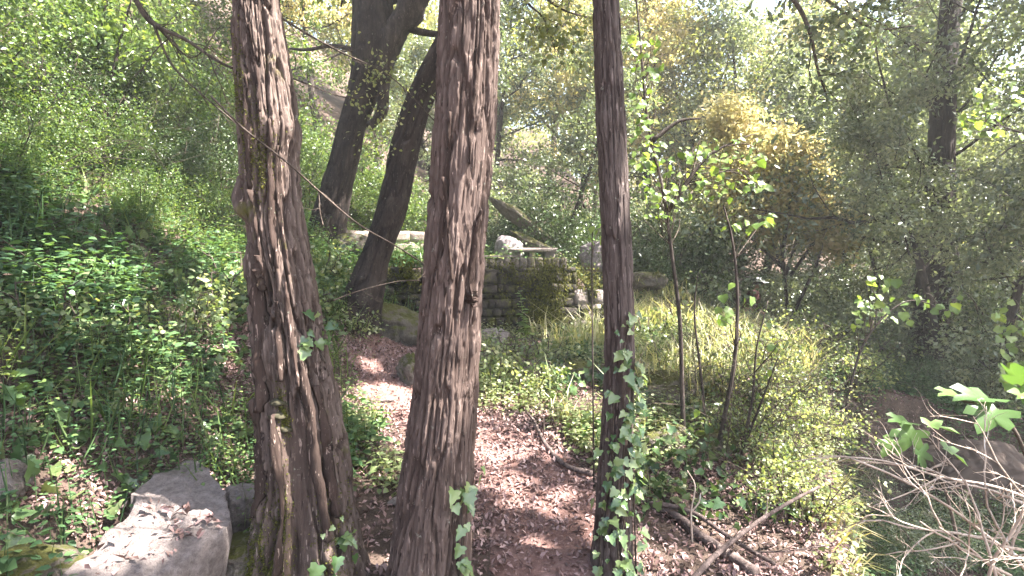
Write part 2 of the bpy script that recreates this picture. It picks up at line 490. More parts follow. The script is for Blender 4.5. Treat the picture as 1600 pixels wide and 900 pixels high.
plain_mat('mortar', (0.03, 0.024, 0.02), 0.95)
plain_mat('earth_rock', (0.075, 0.055, 0.045), 0.95, sc=8)

RNG = np.random.default_rng(7)

# ------------------------------------------------------------------ ground and path
def axis(lo, hi, fine_lo, fine_hi, step):
    a = list(np.arange(fine_lo, fine_hi + 1e-6, step))
    s, v = step, fine_hi
    while v < hi:
        s *= 1.13; v += s; a.append(v)
    s, v = step, fine_lo
    while v > lo:
        s *= 1.13; v -= s; a.insert(0, v)
    return np.array(a)
gx = axis(-90, 90, -6, 8, 0.07); gy = axis(-40, 120, 1.0, 11.5, 0.07)
X, Y = np.meshgrid(gx, gy)
Z = H(X, Y)
Z = np.minimum(Z, 13 + 0 * Z)
nx, ny = len(gx), len(gy)
V = np.stack([X, Y, Z], -1).reshape(-1, 3)
i, j = np.meshgrid(np.arange(nx - 1), np.arange(ny - 1))
a = (j * nx + i).ravel()
GF = np.stack([a, a + 1, a + 1 + nx, a + nx], 1)
tag(link('ground', mk_mesh('ground', [(V, GF)], MATS['ground'])), 'brown forest floor of soil and slope under the trees', 'ground', kind='structure')

PATH = catmull([(0.34, 0.9), (0.30, 2.2), (0.22, 3.1), (0.02, 3.9), (-0.55, 4.6), (-1.12, 5.2), (-1.35, 5.9), (-1.38, 6.5), (-1.2, 7.2)], 14)
PW = np.interp(np.linspace(0, 1, len(PATH)), [0, 0.35, 0.6, 0.8, 1], [0.42, 0.44, 0.34, 0.34, 0.26])
def path_dist(x, y):
    P = np.stack([x, y], -1)
    d = np.full(P.shape[0], 1e9)
    for q, wd in zip(PATH, PW):
        d = np.minimum(d, np.hypot(P[:, 0] - q[0], P[:, 1] - q[1]) - wd)
    return d
tg = unit(np.gradient(PATH, axis=0)); nrm = np.stack([tg[:, 1], -tg[:, 0]], 1)
u = np.linspace(-1, 1, 17)
rows = []
for k, q in enumerate(PATH):
    wl = PW[k] * (1 + 0.35 * (vn(k * 0.35, 0, 0, 41) - 0.5)); wr = PW[k] * (1 + 0.35 * (vn(k * 0.35, 5, 0, 42) - 0.5))
    rows.append(q[None] + nrm[k][None] * np.where(u < 0, u * wl, u * wr)[:, None])
R = np.array(rows).reshape(-1, 2)
edge = np.tile(1 - np.abs(u) ** 4, len(PATH))
Vp = np.stack([R[:, 0], R[:, 1], H(R[:, 0], R[:, 1]) - 0.012 + 0.03 * edge], 1)
i, j = np.meshgrid(np.arange(16), np.arange(len(PATH) - 1)); a = (j * 17 + i).ravel()
tag(link('path', mk_mesh('path', [(Vp, np.stack([a, a + 1, a + 18, a + 17], 1))], MATS['path'])), 'reddish earth footpath winding between the trunks', 'path', kind='structure')

# ------------------------------------------------------------------ gaps cut in the canopy leaves to let sun onto chosen spots
SHAFTS = []
def shaft(p, r):
    SHAFTS.append((np.asarray(p, float), r))
for px, py, r in [(605, 640, 0.40), (580, 650, 0.30), (615, 625, 0.28), (620, 660, 0.2), (800, 790, 0.09), (1150, 560, 0.8), (1050, 540, 0.7), (1230, 600, 0.7), (1120, 600, 0.6), (1200, 530, 0.6),
                  (960, 540, 0.35), (880, 540, 0.35), (1260, 700, 0.45), (1240, 820, 0.35), (860, 620, 0.3), (780, 640, 0.2),
                  (130, 760, 0.2), (330, 740, 0.10), (90, 520, 0.22), (200, 560, 0.16), (300, 500, 0.2), (40, 460, 0.22), (260, 620, 0.12), (150, 440, 0.25), (340, 560, 0.14), (90, 650, 0.14), (20, 250, 0.5), (180, 250, 0.5), (330, 300, 0.4), (230, 330, 0.5), (300, 380, 0.5), (120, 300, 0.5), (350, 440, 0.4), (60, 600, 0.2), (380, 745, 0.12), (950, 830, 0.12), (1030, 700, 0.2)]:
    shaft(G(px, py), r)
shaft(W(420, 225, 2.56), 0.17); shaft(W(455, 225, 2.6), 0.17); shaft(W(600, 385, 9.0), 0.5); shaft(W(650, 385, 9.6), 0.5)
shaft(W(912, 440, 8.4), 0.32); shaft(W(912, 490, 8.4), 0.2); shaft(W(1500, 800, 1.9), 0.5); shaft(W(1400, 740, 2.1), 0.3)
shaft(W(150, 870, 2.3), 0.14); shaft(W(290, 745, 2.8), 0.09); shaft(W(1010, 180, 4.2), 0.5); shaft(W(1120, 270, 4.4), 0.6); shaft(W(1550, 630, 2.6), 0.3)
shaft(W(1215, 280, 9.6), 0.9); shaft(W(1160, 250, 9.6), 0.6); shaft(W(1260, 340, 9.6), 0.6); shaft(W(985, 620, 2.8), 0.10); 
for _x, _y, _q in [(755, 60, 0.12), (748, 140, 0.1), (752, 230, 0.09), (738, 330, 0.08), (740, 410, 0.07), (690, 560, 0.05), (720, 640, 0.06)]: shaft(W(_x, _y, 2.48), _q)
for _x, _y, _q in [(440, 190, 0.1), (470, 300, 0.06), (450, 470, 0.06), (500, 700, 0.06), (520, 780, 0.05), (960, 250, 0.08), (965, 420, 0.08), (985, 700, 0.08), (980, 820, 0.07)]: shaft(W(_x, _y, 2.6), _q)

_r = np.random.default_rng(77)
for _k in range(70):  # extra gaps cut at random for scattered sun flecks
    _px, _py = [(_r.uniform(0, 400), _r.uniform(300, 720)), (_r.uniform(540, 940), _r.uniform(560, 880)), (_r.uniform(980, 1300), _r.uniform(520, 880))][_k % 3]
    shaft(G(_px, _py), _r.uniform(0.03, 0.13))
def prune(P, grow=1.0):
    keep = np.ones(len(P), bool)
    for c, r in SHAFTS:
        d = P - c
        t = d @ SUN
        dist = np.linalg.norm(d - t[:, None] * SUN, axis=1)
        keep &= ~((dist < r * grow + 0.06) & (t > 0.6))
    return keep

# ------------------------------------------------------------------ trunks
def trunk_mesh(prof, Y, na, zres, zbase, amp, k, seed, top=None, lob=0.05, mod=None, flare=0.0, zcut=None, vert=7.0):
    """prof: rows of (py, x left, x right) in the photo, Y distance; returns V, F, attr, and centre/radius functions of z"""
    zs, cs, rs = [], [], []
    for py, xl, xr, *yy in prof:
        yv = yy[0] if yy else Y
        c = W((xl + xr) / 2, py, yv); zs.append(c[2]); cs.append(c); rs.append((xr - xl) / 2 / F * yv)
    o = np.argsort(zs); zs = np.array(zs)[o]; cs = np.array(cs)[o]; rs = np.array(rs)[o]
    if top is not None:
        zs = np.append(zs, top[2]); cs = np.vstack([cs, top[:3]]); rs = np.append(rs, top[3])
    if zs[0] > zbase:
        zs = np.insert(zs, 0, zbase); d = (cs[1] - cs[0]) / (zs[2] - zs[1])
        cs = np.vstack([cs[0] - d * (zs[1] - zbase), cs]); rs = np.insert(rs, 0, rs[0] * 1.08)
    def ctr(z): return np.stack([np.interp(z, zs, cs[:, 0]), np.interp(z, zs, cs[:, 1])], -1)
    def rad(z): return np.interp(z, zs, rs)
    zmax_fine = zcut if zcut else zs[-1]
    zz = np.concatenate([np.arange(zs[0], min(zmax_fine, zs[-1]), zres), np.arange(min(zmax_fine, zs[-1]), zs[-1] + 1e-6, 0.08)])
    # smooth the profile
    C = ctr(zz); Rr = rad(zz)
    kk = max(3, int(0.12 / zres)) | 1
    ker = np.hanning(kk + 2)[1:-1]; ker /= ker.sum()
    def smo(v): return np.convolve(np.pad(v, kk // 2, mode='edge'), ker, 'valid')
    C = np.stack([smo(C[:, 0]), smo(C[:, 1])], 1); Rr = smo(Rr)
    a = np.linspace(0, 2 * np.pi, na, endpoint=False)
    A, ZZ = np.meshgrid(a, zz)
    ca, sa = np.cos(A), np.sin(A)
    lobes = lob * (fbm(ca * 1.3 + 5, sa * 1.3, ZZ * 0.5, seed + 3, 3) - 0.5) * 2
    # weaving
    A2 = A + 0.24 * (fbm(ca * 1.6, sa * 1.6, ZZ * 2.2, seed + 7, 3) - 0.5)
    R0 = Rr[:, None] * np.ones_like(A)
    rm = float(np.median(rs))
    cw, sw = np.cos(A2) * rm, np.sin(A2) * rm
    n1 = vn(cw * k, sw * k, ZZ * k / vert, seed)
    n2 = vn(cw * k * 2.2, sw * k * 2.2, ZZ * k / vert * 2.0, seed + 1)
    n3 = vn(cw * k * 5.0, sw * k * 5.0, ZZ * k / vert * 4, seed + 2)
    n4 = fbm(cw * k * 1.6, sw * k * 1.6, ZZ * k / vert * 2.6, seed + 4, 3)
    n5 = vn(cw * k * 0.55, sw * k * 0.55, ZZ * k / vert * 0.7, seed + 6)
    g1 = sm(0.05, 0.24, np.abs(2 * n1 - 1)); g2 = sm(0.03, 0.22, np.abs(2 * n2 - 1))
    flake = sm(0.54, 0.60, n4)
    bark = 0.50 * g1 + 0.18 * g2 + 0.10 * n3 + 0.20 * flake + 0.2 * (n5 - 0.5)
    scale = np.ones_like(A); extra = np.zeros_like(A)
    if mod is not None:
        uu = ca; front = -sa
        pyv = 410 + (1.6 - ZZ) / Y * F
        extra, scale, bark = mod(uu, front, pyv, bark, A)
    if flare:
        fl = np.exp(-(ZZ - zs[0]) / 0.22)
        R0 = R0 * (1 + flare * fl * (0.6 + 0.8 * vn(ca * 1.8, sa * 1.8, 0, seed + 9)))
    RR = R0 * (1 + lobes) + amp * scale * (bark - 0.7) + extra
    V = np.stack([C[:, 0][:, None] + RR * ca, C[:, 1][:, None] + RR * sa, ZZ], -1).reshape(-1, 3)
    nz = len(zz)
    i = np.arange(nz - 1)[:, None] * na; j = np.arange(na)[None]; kx = (j + 1) % na
    Fq = np.stack([i + j, i + kx, i + na + kx, i + na + j], -1).reshape(-1, 4)
    info = dict(zz=zz, C=C, R=Rr, na=na, V=V.reshape(nz, na, 3), a=a)
    return V, Fq, bark.ravel(), info

def surf(info, u, z, side=-1):
    """point and outward normal on a trunk for across position u in -1..1 on the camera side"""
    ang = -math.acos(np.clip(u, -0.999, 0.999)) % (2 * math.pi)
    k = int(np.clip(np.searchsorted(info['zz'], z), 1, len(info['zz']) - 2)); j = int(round(ang / (2 * math.pi) * info['na'])) % info['na']
    return info['V'][k, j].copy(), np.array([math.cos(ang), math.sin(ang), 0.0])

def strip(info, u0, z0, z1, w0, proud, seed, lean=0.0, n=26, m=5, curl=0.02):
    """a loose strip of bark lying on the trunk"""
    pts, nr = [], []
    t = np.linspace(0, 1, n)
    top, bot = [], []
    for k in range(n):
        z = z0 + (z1 - z0) * t[k]
        uc = u0 + lean * t[k] + 0.05 * (vn(t[k] * 4, seed, 0, 3) - 0.5)
        ww = w0 * (0.25 + 0.9 * math.sin(math.pi * min(max(t[k], 0.04), 0.96)) ** 0.6) * (0.75 + 0.5 * vn(t[k] * 7, seed, 0, 5))
        for q in np.linspace(-1, 1, m):
            p, nn = surf(info, uc + q * ww, z)
            lift = proud * (1 - 0.5 * q * q) + curl * max(0, t[k] - 0.75) * 4 * vn(seed, q, 0, 8) + curl * max(0, 0.25 - t[k]) * 4 * vn(seed, q, 0, 9)
            lift += 0.006 * (vn(q * 3, t[k] * 20, seed, 4) - 0.5)
            top.append(p + nn * lift); bot.append(p + nn * (lift - 0.012))
    V = np.array(top + bot); N = n * m
    i, j = np.meshgrid(np.arange(n - 1), np.arange(m - 1)); a = (i * m + j).ravel()
    f1 = np.stack([a, a + 1, a + m + 1, a + m], 1); f2 = f1[:, ::-1] + N
    e = []
    for k in range(n - 1):
        e.append([k * m, (k + 1) * m, (k + 1) * m + N, k * m + N]); e.append([k * m + m - 1 + N, (k + 1) * m + m - 1 + N, (k + 1) * m + m - 1, k * m + m - 1])
    for q in range(m - 1):
        e.append([q, q + N, q + 1 + N, q + 1]); b = (n - 1) * m + q; e.append([b, b + 1, b + 1 + N, b + N])
    return V, np.concatenate([f1, f2, np.array(e)])

# ---- tree crowns
def poly(rng, p, d, L, n=6, wob=0.18, up=0.08):
    P = [np.array(p, float)]; d = unit(d)
    for k in range(n):
        d = unit(d + wob * rng.normal(size=3) + np.array([0, 0, up]))
        P.append(P[-1] + d * L / n)
    return np.array(P)

def interp(P, t):
    x = t * (len(P) - 1); k = min(int(x), len(P) - 2)
    return P[k] + (P[k + 1] - P[k]) * (x - k)

def limbs(rng, P, r0, start, nl, length, up=(0.1, 0.7), sec=5, sides=5, taper=0.55, wob=0.17):
    """limbs along a trunk polyline; returns tubes and leaf anchors"""
    tb, anc = [], []
    ga = rng.uniform(0, 6.28)
    for i in range(nl):
        t = start + (1 - start) * (i + rng.uniform(0.1, 0.9)) / nl
        p = interp(P, min(t, 0.995)); az = ga + i * 2.399 + rng.normal() * 0.3
        el = up[0] + (up[1] - up[0]) * (t - start) / (1 - start) + rng.normal() * 0.12
        d = np.array([math.cos(az) * math.cos(el), math.sin(az) * math.cos(el), math.sin(el)])
        L = length * (1 - taper * (t - start) / (1 - start)) * rng.uniform(0.75, 1.25)
        Q = poly(rng, p, d, L, 7, wob, 0.07)
        rl = r0 * (1 - 0.75 * t) * rng.uniform(0.35, 0.55)
        tb.append(tube(Q, np.linspace(rl, rl * 0.2, len(Q)), sides))
        anc += [interp(Q, x) for x in np.linspace(0.45, 1, 5)]
        for s in range(sec):
            ts = rng.uniform(0.25, 1.0)
            ps = interp(Q, ts)
            ds = unit(unit(Q[-1] - Q[0]) * 0.6 + rng.normal(size=3) * 0.7 + np.array([0, 0, 0.15]))
            Ls = L * rng.uniform(0.3, 0.5)
            Qs = poly(rng, ps, ds, Ls, 5, 0.22, 0.03)
            rr = rl * (1 - 0.7 * ts) * 0.6
            tb.append(tube(Qs, np.linspace(rr, rr * 0.25, len(Qs)), 4))
            anc += [interp(Qs, x) for x in (0.35, 0.6, 0.8, 1.0, 1.0)]
            for q in range(2):
                pt = interp(Qs, rng.uniform(0.3, 1)); Qt = poly(rng, pt, rng.normal(size=3) + np.array([0, 0, 0.1]), Ls * 0.45, 3, 0.25, 0.0)
                tb.append(tube(Qt, np.linspace(rr * 0.4, rr * 0.15, len(Qt)), 3)); anc += [Qt[-1], Qt[-2]]
    return tb, np.array(anc)

def foliage(rng, anc, n, size, clump, tmpl=T_DIA, per=64, tight=0.21, up=0.35, do_prune=False, rshift=None):
    nc = max(1, n // per)
    c = anc[rng.integers(0, len(anc), nc)] + rng.normal(size=(nc, 3)) * clump * np.array([1, 1, 0.75])
    off = rng.normal(size=(nc * per, 3)) * np.repeat(rng.uniform(0.7, 1.3, nc), per)[:, None] * np.array([1, 1, 0.7])
    P = np.repeat(c, per, 0) + off * tight
    cr = np.repeat(rng.random(nc), per)
    if do_prune:
        k = prune(P); P = P[k]; cr = cr[k]; off = off[k]
    rv = np.clip(0.7 * cr + 0.3 * rng.random(len(P)), 0, 1)
    n_ = len(P)
    N = unit(off * 0.75 + rng.normal(size=(n_, 3)) * 0.5 + np.array([0, 0, up * 1.4]))
    D = rng.normal(size=(n_, 3)) + off * 0.5; D[:, 2] -= 0.4
    return leaves(P, D, N, size * rng.uniform(0.65, 1.25, n_), tmpl, rng, rv)

# ------------------------------------------------------------------ the three foreground trees
def crown_over(root, rng, topP, r0, nl, length, n, size, mat, start=0.5):
    """limbs and leaves above the frame, in world space"""
    tb, anc = limbs(rng, topP, r0, start, nl, length, up=(0.15, 0.8), sec=5)
    ok = [t for t in tb if prune(t[0], 0.6).all()]
    part('branches', root, merge_tubes(ok), MATS['bark_wood'])
    V_, F_, r_ = foliage(rng, anc, n, size, 0.42, do_prune=True, per=12, tight=0.16)
    part('crown', root, [(V_, F_)], MATS[mat], rnd=r_, smooth=False)

# left: old tree with torn bark
def mod_left(u, fr, py, bark, A):
    ex = np.zeros_like(u); sc = np.ones_like(u) * (1.15 + 0.5 * (fr > 0) * sm(300, 500, py)); b = bark
    f = sm(-0.1, 0.2, fr)
    def blob(uc, pc, wu, wp, d): return d * np.exp(-((u - uc) / wu) ** 2 - ((py - pc) / wp) ** 2) * f
    # smooth bare wood panel low on the front
    uc = 0.20 + 0.1 * np.sin(py / 70.0)
    pan = np.exp(-(np.abs(u - uc) / 0.30) ** 4) * sm(610, 690, py) * f
    ex += -0.040 * pan; sc = sc * (1 - 0.85 * pan); b = b * (1 - pan) + pan * (0.35 + 0.12 * bark)
    # twisted seam left of the panel
    us = -0.17 + 0.08 * np.sin(py / 55.0)
    ex += 0.030 * np.exp(-((u - us) / 0.09) ** 2) * sm(520, 640, py) * f
    ex += -0.035 * np.exp(-((u - us + 0.22) / 0.13) ** 2) * sm(500, 620, py) * f
    # hollows
    ex += blob(-0.35, 470, 0.20, 45, -0.07) + blob(-0.25, 610, 0.22, 50, -0.05) + blob(-0.05, 455, 0.12, 30, -0.045) + blob(-0.95, 325, 0.25, 40, 0.05) + blob(-0.92, 360, 0.2, 22, -0.07)
    ex += blob(0.05, 860, 0.12, 40, -0.06) + blob(0.7, 215, 0.25, 30, 0.025)
    return ex, sc, b
profL = [(-60, 364, 432), (0, 367, 432), (80, 370, 446), (150, 376, 458), (210, 378, 467), (250, 381, 462), (300, 384, 466), (360, 386, 474), (430, 390, 488),
         (500, 397, 499), (560, 401, 512), (620, 403, 525), (680, 407, 537), (740, 410, 545), (800, 408, 552), (860, 400, 560), (900, 396, 566)]
VL, FL, bL, iL = trunk_mesh(profL, 2.7, 260, 0.0055, -0.1, 0.040, 34, 21, top=(-1.30, 3.0, 6.3, 0.08), lob=0.07, mod=mod_left, flare=0.25, zcut=3.2, vert=10)
tL = thing('old_tree', 'old thick tree with torn furrowed bark beside the flat boulder', 'tree', (iL['C'][0][0], iL['C'][0][1], 0))
part('trunk', tL, [(VL, FL)], MATS['bark_left'], pt=bL)
def pz(py, Y): return W(0, py, Y)[2]
for n_, (u0, a_, b_, w_, pr, ln) in enumerate([(-0.10, 480, 300, 0.07, 0.022, -0.15), (0.30, 420, 190, 0.10, 0.018, 0.1), (0.55, 430, 230, 0.08, 0.02, 0.05), (-0.35, 300, 120, 0.1, 0.016, 0.1),
                                              (0.62, 830, 560, 0.09, 0.03, -0.1), (0.80, 800, 600, 0.07, 0.028, -0.05), (-0.14, 870, 640, 0.055, 0.035, -0.04), (-0.6, 640, 420, 0.10, 0.022, 0.1),
                                              (0.05, 590, 470, 0.09, 0.026, 0.12), (0.45, 600, 440, 0.06, 0.02, 0.0), (-0.75, 800, 620, 0.08, 0.02, 0.05), (0.15, 180, 40, 0.08, 0.014, -0.1), (-0.3, 455, 400, 0.13, 0.05, 0.1)]):
    part('bark_strip', tL, [strip(iL, u0, pz(a_, 2.6), pz(b_, 2.6), w_, pr, n_ + 3, ln)], MATS['bark_centre'] if n_ % 2 else MATS['bark_left'], pt=None)
crown_over(tL, np.random.default_rng(1), np.array([[-1.27, 2.95, 4.6], [-1.3, 3.0, 6.0], [-1.2, 3.2, 7.2], [-1.1, 3.3, 8.5]]), 0.13, 9, 2.5, 15000, 0.15, 'leaf_olive', 0.15)

# centre: straight furrowed trunk
profC = [(-60, 693, 782), (0, 690, 781), (100, 684, 778), (200, 679, 774), (300, 672, 764), (400, 664, 757), (500, 657, 752), (600, 646, 747), (700, 633, 741), (800, 620, 737), (900, 607, 735)]
VC, FC, bC, iC = trunk_mesh(profC, 2.6, 260, 0.0055, -0.1, 0.034, 38, 55, top=(-0.02, 2.9, 6.5, 0.08), lob=0.035, flare=0.12, zcut=3.2, vert=11)
tC = thing('furrowed_tree', 'straight thick tree with grey-brown furrowed bark in the middle of the view', 'tree', (iC['C'][0][0], iC['C'][0][1], 0))
part('trunk', tC, [(VC, FC)], MATS['bark_centre'], pt=bC)
for n_, (u0, a_, b_, w_, pr, ln) in enumerate([(0.1, 440, 280, 0.05, 0.014, -0.5), (0.65, 470, 330, 0.06, 0.014, 0.05), (-0.4, 420, 180, 0.07, 0.008, 0.05), (0.3, 260, 80, 0.06, 0.008, 0.05), (0.68, 480, 455, 0.10, 0.02, 0.0)]):
    part('bark_strip', tC, [strip(iC, u0, pz(a_, 2.5), pz(b_, 2.5), w_, pr, n_ + 40, ln)], MATS['bark_centre'])
crown_over(tC, np.random.default_rng(2), np.array([[-0.05, 2.85, 4.6], [0, 2.9, 6.2], [0.1, 3.1, 7.6], [0.2, 3.3, 9.0]]), 0.13, 9, 2.5, 15000, 0.15, 'leaf_olive', 0.15)

# right: slim tree wrapped in ivy
profR = [(-60, 926, 964), (0, 928, 966), (100, 930, 972), (200, 932, 977), (300, 937, 982), (400, 941, 987), (500, 945, 991), (600, 944, 991), (700, 937, 989), (800, 930, 988), (900, 922, 990)]
VR, FR, bR, iR = trunk_mesh(profR, 2.8, 150, 0.007, -0.1, 0.018, 52, 77, top=(0.62, 3.0, 6.6, 0.05), lob=0.10, flare=0.15, zcut=3.4, vert=12)
tR = thing('ivy_clad_tree', 'slim tree with ivy climbing its lower trunk beside the path', 'tree', (iR['C'][0][0], iR['C'][0][1], 0))
part('trunk', tR, [(VR, FR)], MATS['bark_slim'], pt=bR)
crown_over(tR, np.random.default_rng(3), np.array([[0.55, 2.95, 4.8], [0.62, 3.0, 6.2], [0.75, 3.2, 7.4], [0.9, 3.4, 8.6]]), 0.09, 8, 2.3, 12000, 0.15, 'leaf_olive', 0.15)

# ------------------------------------------------------------------ leaning dark trunks in the middle distance
profA = [(400, 480, 545), (380, 477, 541), (350, 484, 540), (300, 500, 549), (250, 516, 560), (200, 528, 570), (150, 543, 590), (110, 551, 612), (70, 551, 618), (30, 552, 616), (0, 553, 612), (-60, 556, 612)]
VA, FA, bA, iA = trunk_mesh(profA, 8.6, 90, 0.02, 1.3, 0.035, 14, 91, top=(-2.0, 9.0, 7.5, 0.18), lob=0.06, flare=0.2, vert=5)
tA = thing('leaning_tree', 'dark leaning tree with a forked swollen trunk behind the old tree', 'tree', (iA['C'][0][0], iA['C'][0][1], 1.4))
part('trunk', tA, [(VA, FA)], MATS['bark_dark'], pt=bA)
rng = np.random.default_rng(12)
lt = []
for pl, r in [([(590, 130), (612, 60), (640, 20), (662, -40)], (0.16, 0.22)), ([(600, 75), (625, 45), (650, 48), (690, 55)], (0.07, 0.045)), ([(560, 80), (520, 72), (480, 78), (452, 76)], (0.04, 0.015)),
              ([(600, 120), (596, 175), (575, 200)], (0.10, 0.06))]:
    Q = catmull([W(x, y, 8.5) for x, y in pl], 6)
    lt.append(tube(Q, np.linspace(r[0], r[1], len(Q)), 10, 0.5, 3))
for t_ in lt: part('limb', tA, merge_tubes([t_]), MATS['bark_wood'])
PA = np.array([[-2.1, 8.8, 5.4], [-2.0, 9.0, 6.8], [-1.8, 9.3, 8.2], [-1.6, 9.6, 9.6]])
crown_over(tA, np.random.default_rng(4), PA, 0.3, 10, 3.2, 9000, 0.13, 'leaf_olive', 0.0)

profB = [(520, 505, 598), (490, 518, 595), (450, 540, 600), (410, 558, 606), (370, 575, 620), (330, 588, 636), (280, 600, 645), (230, 610, 655), (180, 625, 668), (140, 640, 685), (90, 665, 712), (40, 692, 735), (-20, 720, 760)]
VB, FB, bB, iB = trunk_mesh(profB, 6.6, 90, 0.018, 0.5, 0.03, 16, 17, top=(-0.1, 7.0, 6.6, 0.13), lob=0.05, flare=0.1, vert=5)
tB = thing('leaning_tree', 'dark tree leaning over the path with its foot on the mossy bank', 'tree', (iB['C'][0][0], iB['C'][0][1], 0.6))
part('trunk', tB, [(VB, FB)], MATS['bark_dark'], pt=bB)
crown_over(tB, np.random.default_rng(5), np.array([[-0.3, 6.9, 5.6], [-0.1, 7.0, 6.6], [0.1, 7.2, 7.8], [0.3, 7.4, 9]]), 0.2, 9, 2.6, 9000, 0.14, 'leaf_olive', 0.0)

# ------------------------------------------------------------------ big dark tree at right, and unseen oaks added to shade the path and gully
profD = [(600, 1412, 1490), (585, 1418, 1484), (520, 1424, 1480), (470, 1430, 1486), (420, 1440, 1492), (350, 1446, 1490), (250, 1452, 1488), (100, 1462, 1492)]
VD, FD, bD, iD = trunk_mesh(profD, 9.0, 64, 0.03, -0.6, 0.03, 12, 31, top=(7.2, 9.2, 8.0, 0.12), lob=0.06, flare=0.25, vert=5)
tD = thing('dark_tree', 'broad dark tree trunk standing in deep shade beyond the gully', 'tree', (iD['C'][0][0], iD['C'][0][1], -0.4))
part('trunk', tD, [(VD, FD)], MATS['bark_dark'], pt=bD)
rng = np.random.default_rng(61)
PD = np.array([[6.75, 9, 1.6], [6.9, 9.05, 3.2], [7.1, 9.1, 5.5], [7.2, 9.2, 8.0]])
tb, anc = limbs(rng, PD, 0.10, 0.03, 30, 2.7, up=(0.05, 0.7), sec=5, wob=0.2)
part('branches', tD, merge_tubes(tb), MATS['bark_wood'])
V_, F_, r_ = foliage(rng, anc, 34000, 0.095, 0.26, do_prune=True)
part('crown', tD, [(V_, F_)], MATS['leaf_grey'], rnd=r_, smooth=False)

for n_, (bx, by, h, cx, cy, seed, nlv) in enumerate([(6.6, 3.6, 9.5, 4.6, 5.2, 71, 21000), (8.6, 6.0, 11, 6.6, 6.4, 72, 18000), (4.2, 1.2, 9.0, 3.6, 2.6, 73, 15000), (10.5, 4.2, 9.5, 8.6, 5.0, 74, 15000)]):
    rng = np.random.default_rng(seed)
    z0 = h1(bx, by)
    t_ = thing('shade_tree', ['unseen oak added beyond the gully to shade the path', 'unseen oak added behind the dead twigs to shade the clearing', 'unseen oak added near the dead twigs to shade the slim tree', 'unseen oak added out to the right to darken the gully'][n_], 'tree', (bx, by, z0))
    P = catmull([(bx, by, z0 - 0.2), (bx - 0.2, by + 0.1, 2.5), ((bx + cx) / 2, (by + cy) / 2, 5.2), (cx, cy, 7.2), (cx - 0.3, cy + 0.1, h)], 5)
    part('trunk', t_, merge_tubes([tube(P, np.linspace(0.24, 0.06, len(P)), 10, 0.3, seed)]), MATS['bark_wood'])
    tb, anc = limbs(rng, P[9:], 0.2, 0.1, 12, 3.2, up=(0.0, 0.7), sec=5)
    part('branches', t_, merge_tubes([q for q in tb if prune(q[0], 0.6).all()]), MATS['bark_wood'])
    V_, F_, r_ = foliage(rng, anc, nlv, 0.15, 0.42, do_prune=True, per=12, tight=0.15)
    part('crown', t_, [(V_, F_)], MATS['leaf_grey'], rnd=r_, smooth=False)

# ------------------------------------------------------------------ background trees: kinds built once, then copied
def proto_tree(name, seed, h, r0, start, nl, length, n, size, mat, clump=0.2, up=(0.05, 0.75), lean=0.1, tmpl=T_DIA):
    rng = np.random.default_rng(seed)
    P = poly(rng, (0, 0, -0.3), (lean * rng.normal(), lean * rng.normal(), 1), h, 9, 0.07, 0.06)
    root = bpy.data.objects.new(name, None); COL.objects.link(root)
    part('trunk', root, merge_tubes([tube(catmull(P, 3), np.linspace(r0, r0 * 0.15, 28), 9, 0.35, seed)]), MATS['bark_wood'], world=False)
    tb, anc = limbs(rng, P, r0, start, nl, length, up=up, sec=6)
    part('branches', root, merge_tubes(tb), MATS['bark_wood'], world=False)
    V_, F_, r_ = foliage(rng, anc, n, size, clump, tmpl=tmpl)
    part('crown', root, [(V_, F_)], MATS[mat], rnd=r_, smooth=False, world=False)
    return root
PROTO = {
    'oak': proto_tree('holm_oak', 101, 9.5, 0.16, 0.22, 17, 3.1, 19000, 0.125, 'leaf_olive'),
    'oak2': proto_tree('holm_oak', 102, 8.5, 0.14, 0.18, 16, 2.9, 19000, 0.122, 'leaf_grey'),
    'green': proto_tree('broadleaf_tree', 103, 8.5, 0.12, 0.18, 16, 2.7, 18000, 0.122, 'leaf_green'),
    'pale': proto_tree('oak_tree', 104, 10, 0.15, 0.3, 15, 3.0, 16000, 0.13, 'leaf_yellow', clump=0.22),
    'thin': proto_tree('thin_tree', 105, 9.0, 0.09, 0.35, 13, 2.1, 7000, 0.11, 'leaf_grey'),
}
USED = set()
ORD = ['first', 'second', 'third', 'fourth', 'fifth', 'sixth', 'seventh', 'eighth', 'ninth', 'tenth', 'eleventh', 'twelfth', 'thirteenth', 'fourteenth', 'fifteenth', 'sixteenth', 'seventeenth', 'eighteenth', 'nineteenth', 'twentieth']
def order_labels(pairs, text):
    for n_, (px_, o_) in enumerate(sorted(pairs, key=lambda q: q[0])):
        o_['label'] = text % ORD[n_]
def put_tree(kind, px, Yd, sc, rz, label, group, dz=0.0):
    x = (px - 800) / F * Yd; z = h1(x, Yd) + dz
    root = PROTO[kind]
    if kind not in USED:
        USED.add(kind)
        root.location = (x, Yd, z); root.rotation_euler = (0, 0, rz); root.scale = (sc, sc, sc)
        return tag(root, label, 'tree', group)
    r = copy_thing(root, (x, Yd, z), rz, sc, label, group)
    return tag(r, label, 'tree', group)
LG, MG, RG = 'leafy trees on the bank above the undergrowth', 'woodland trees behind the stone terrace', 'woodland trees beyond the gully'
ll, lm, lr = 'leafy tree growing on the steep bank above the undergrowth', 'tree in the sunlit woodland rising behind the stone terrace', 'tree in the dense woodland beyond the gully'
LP_ = []
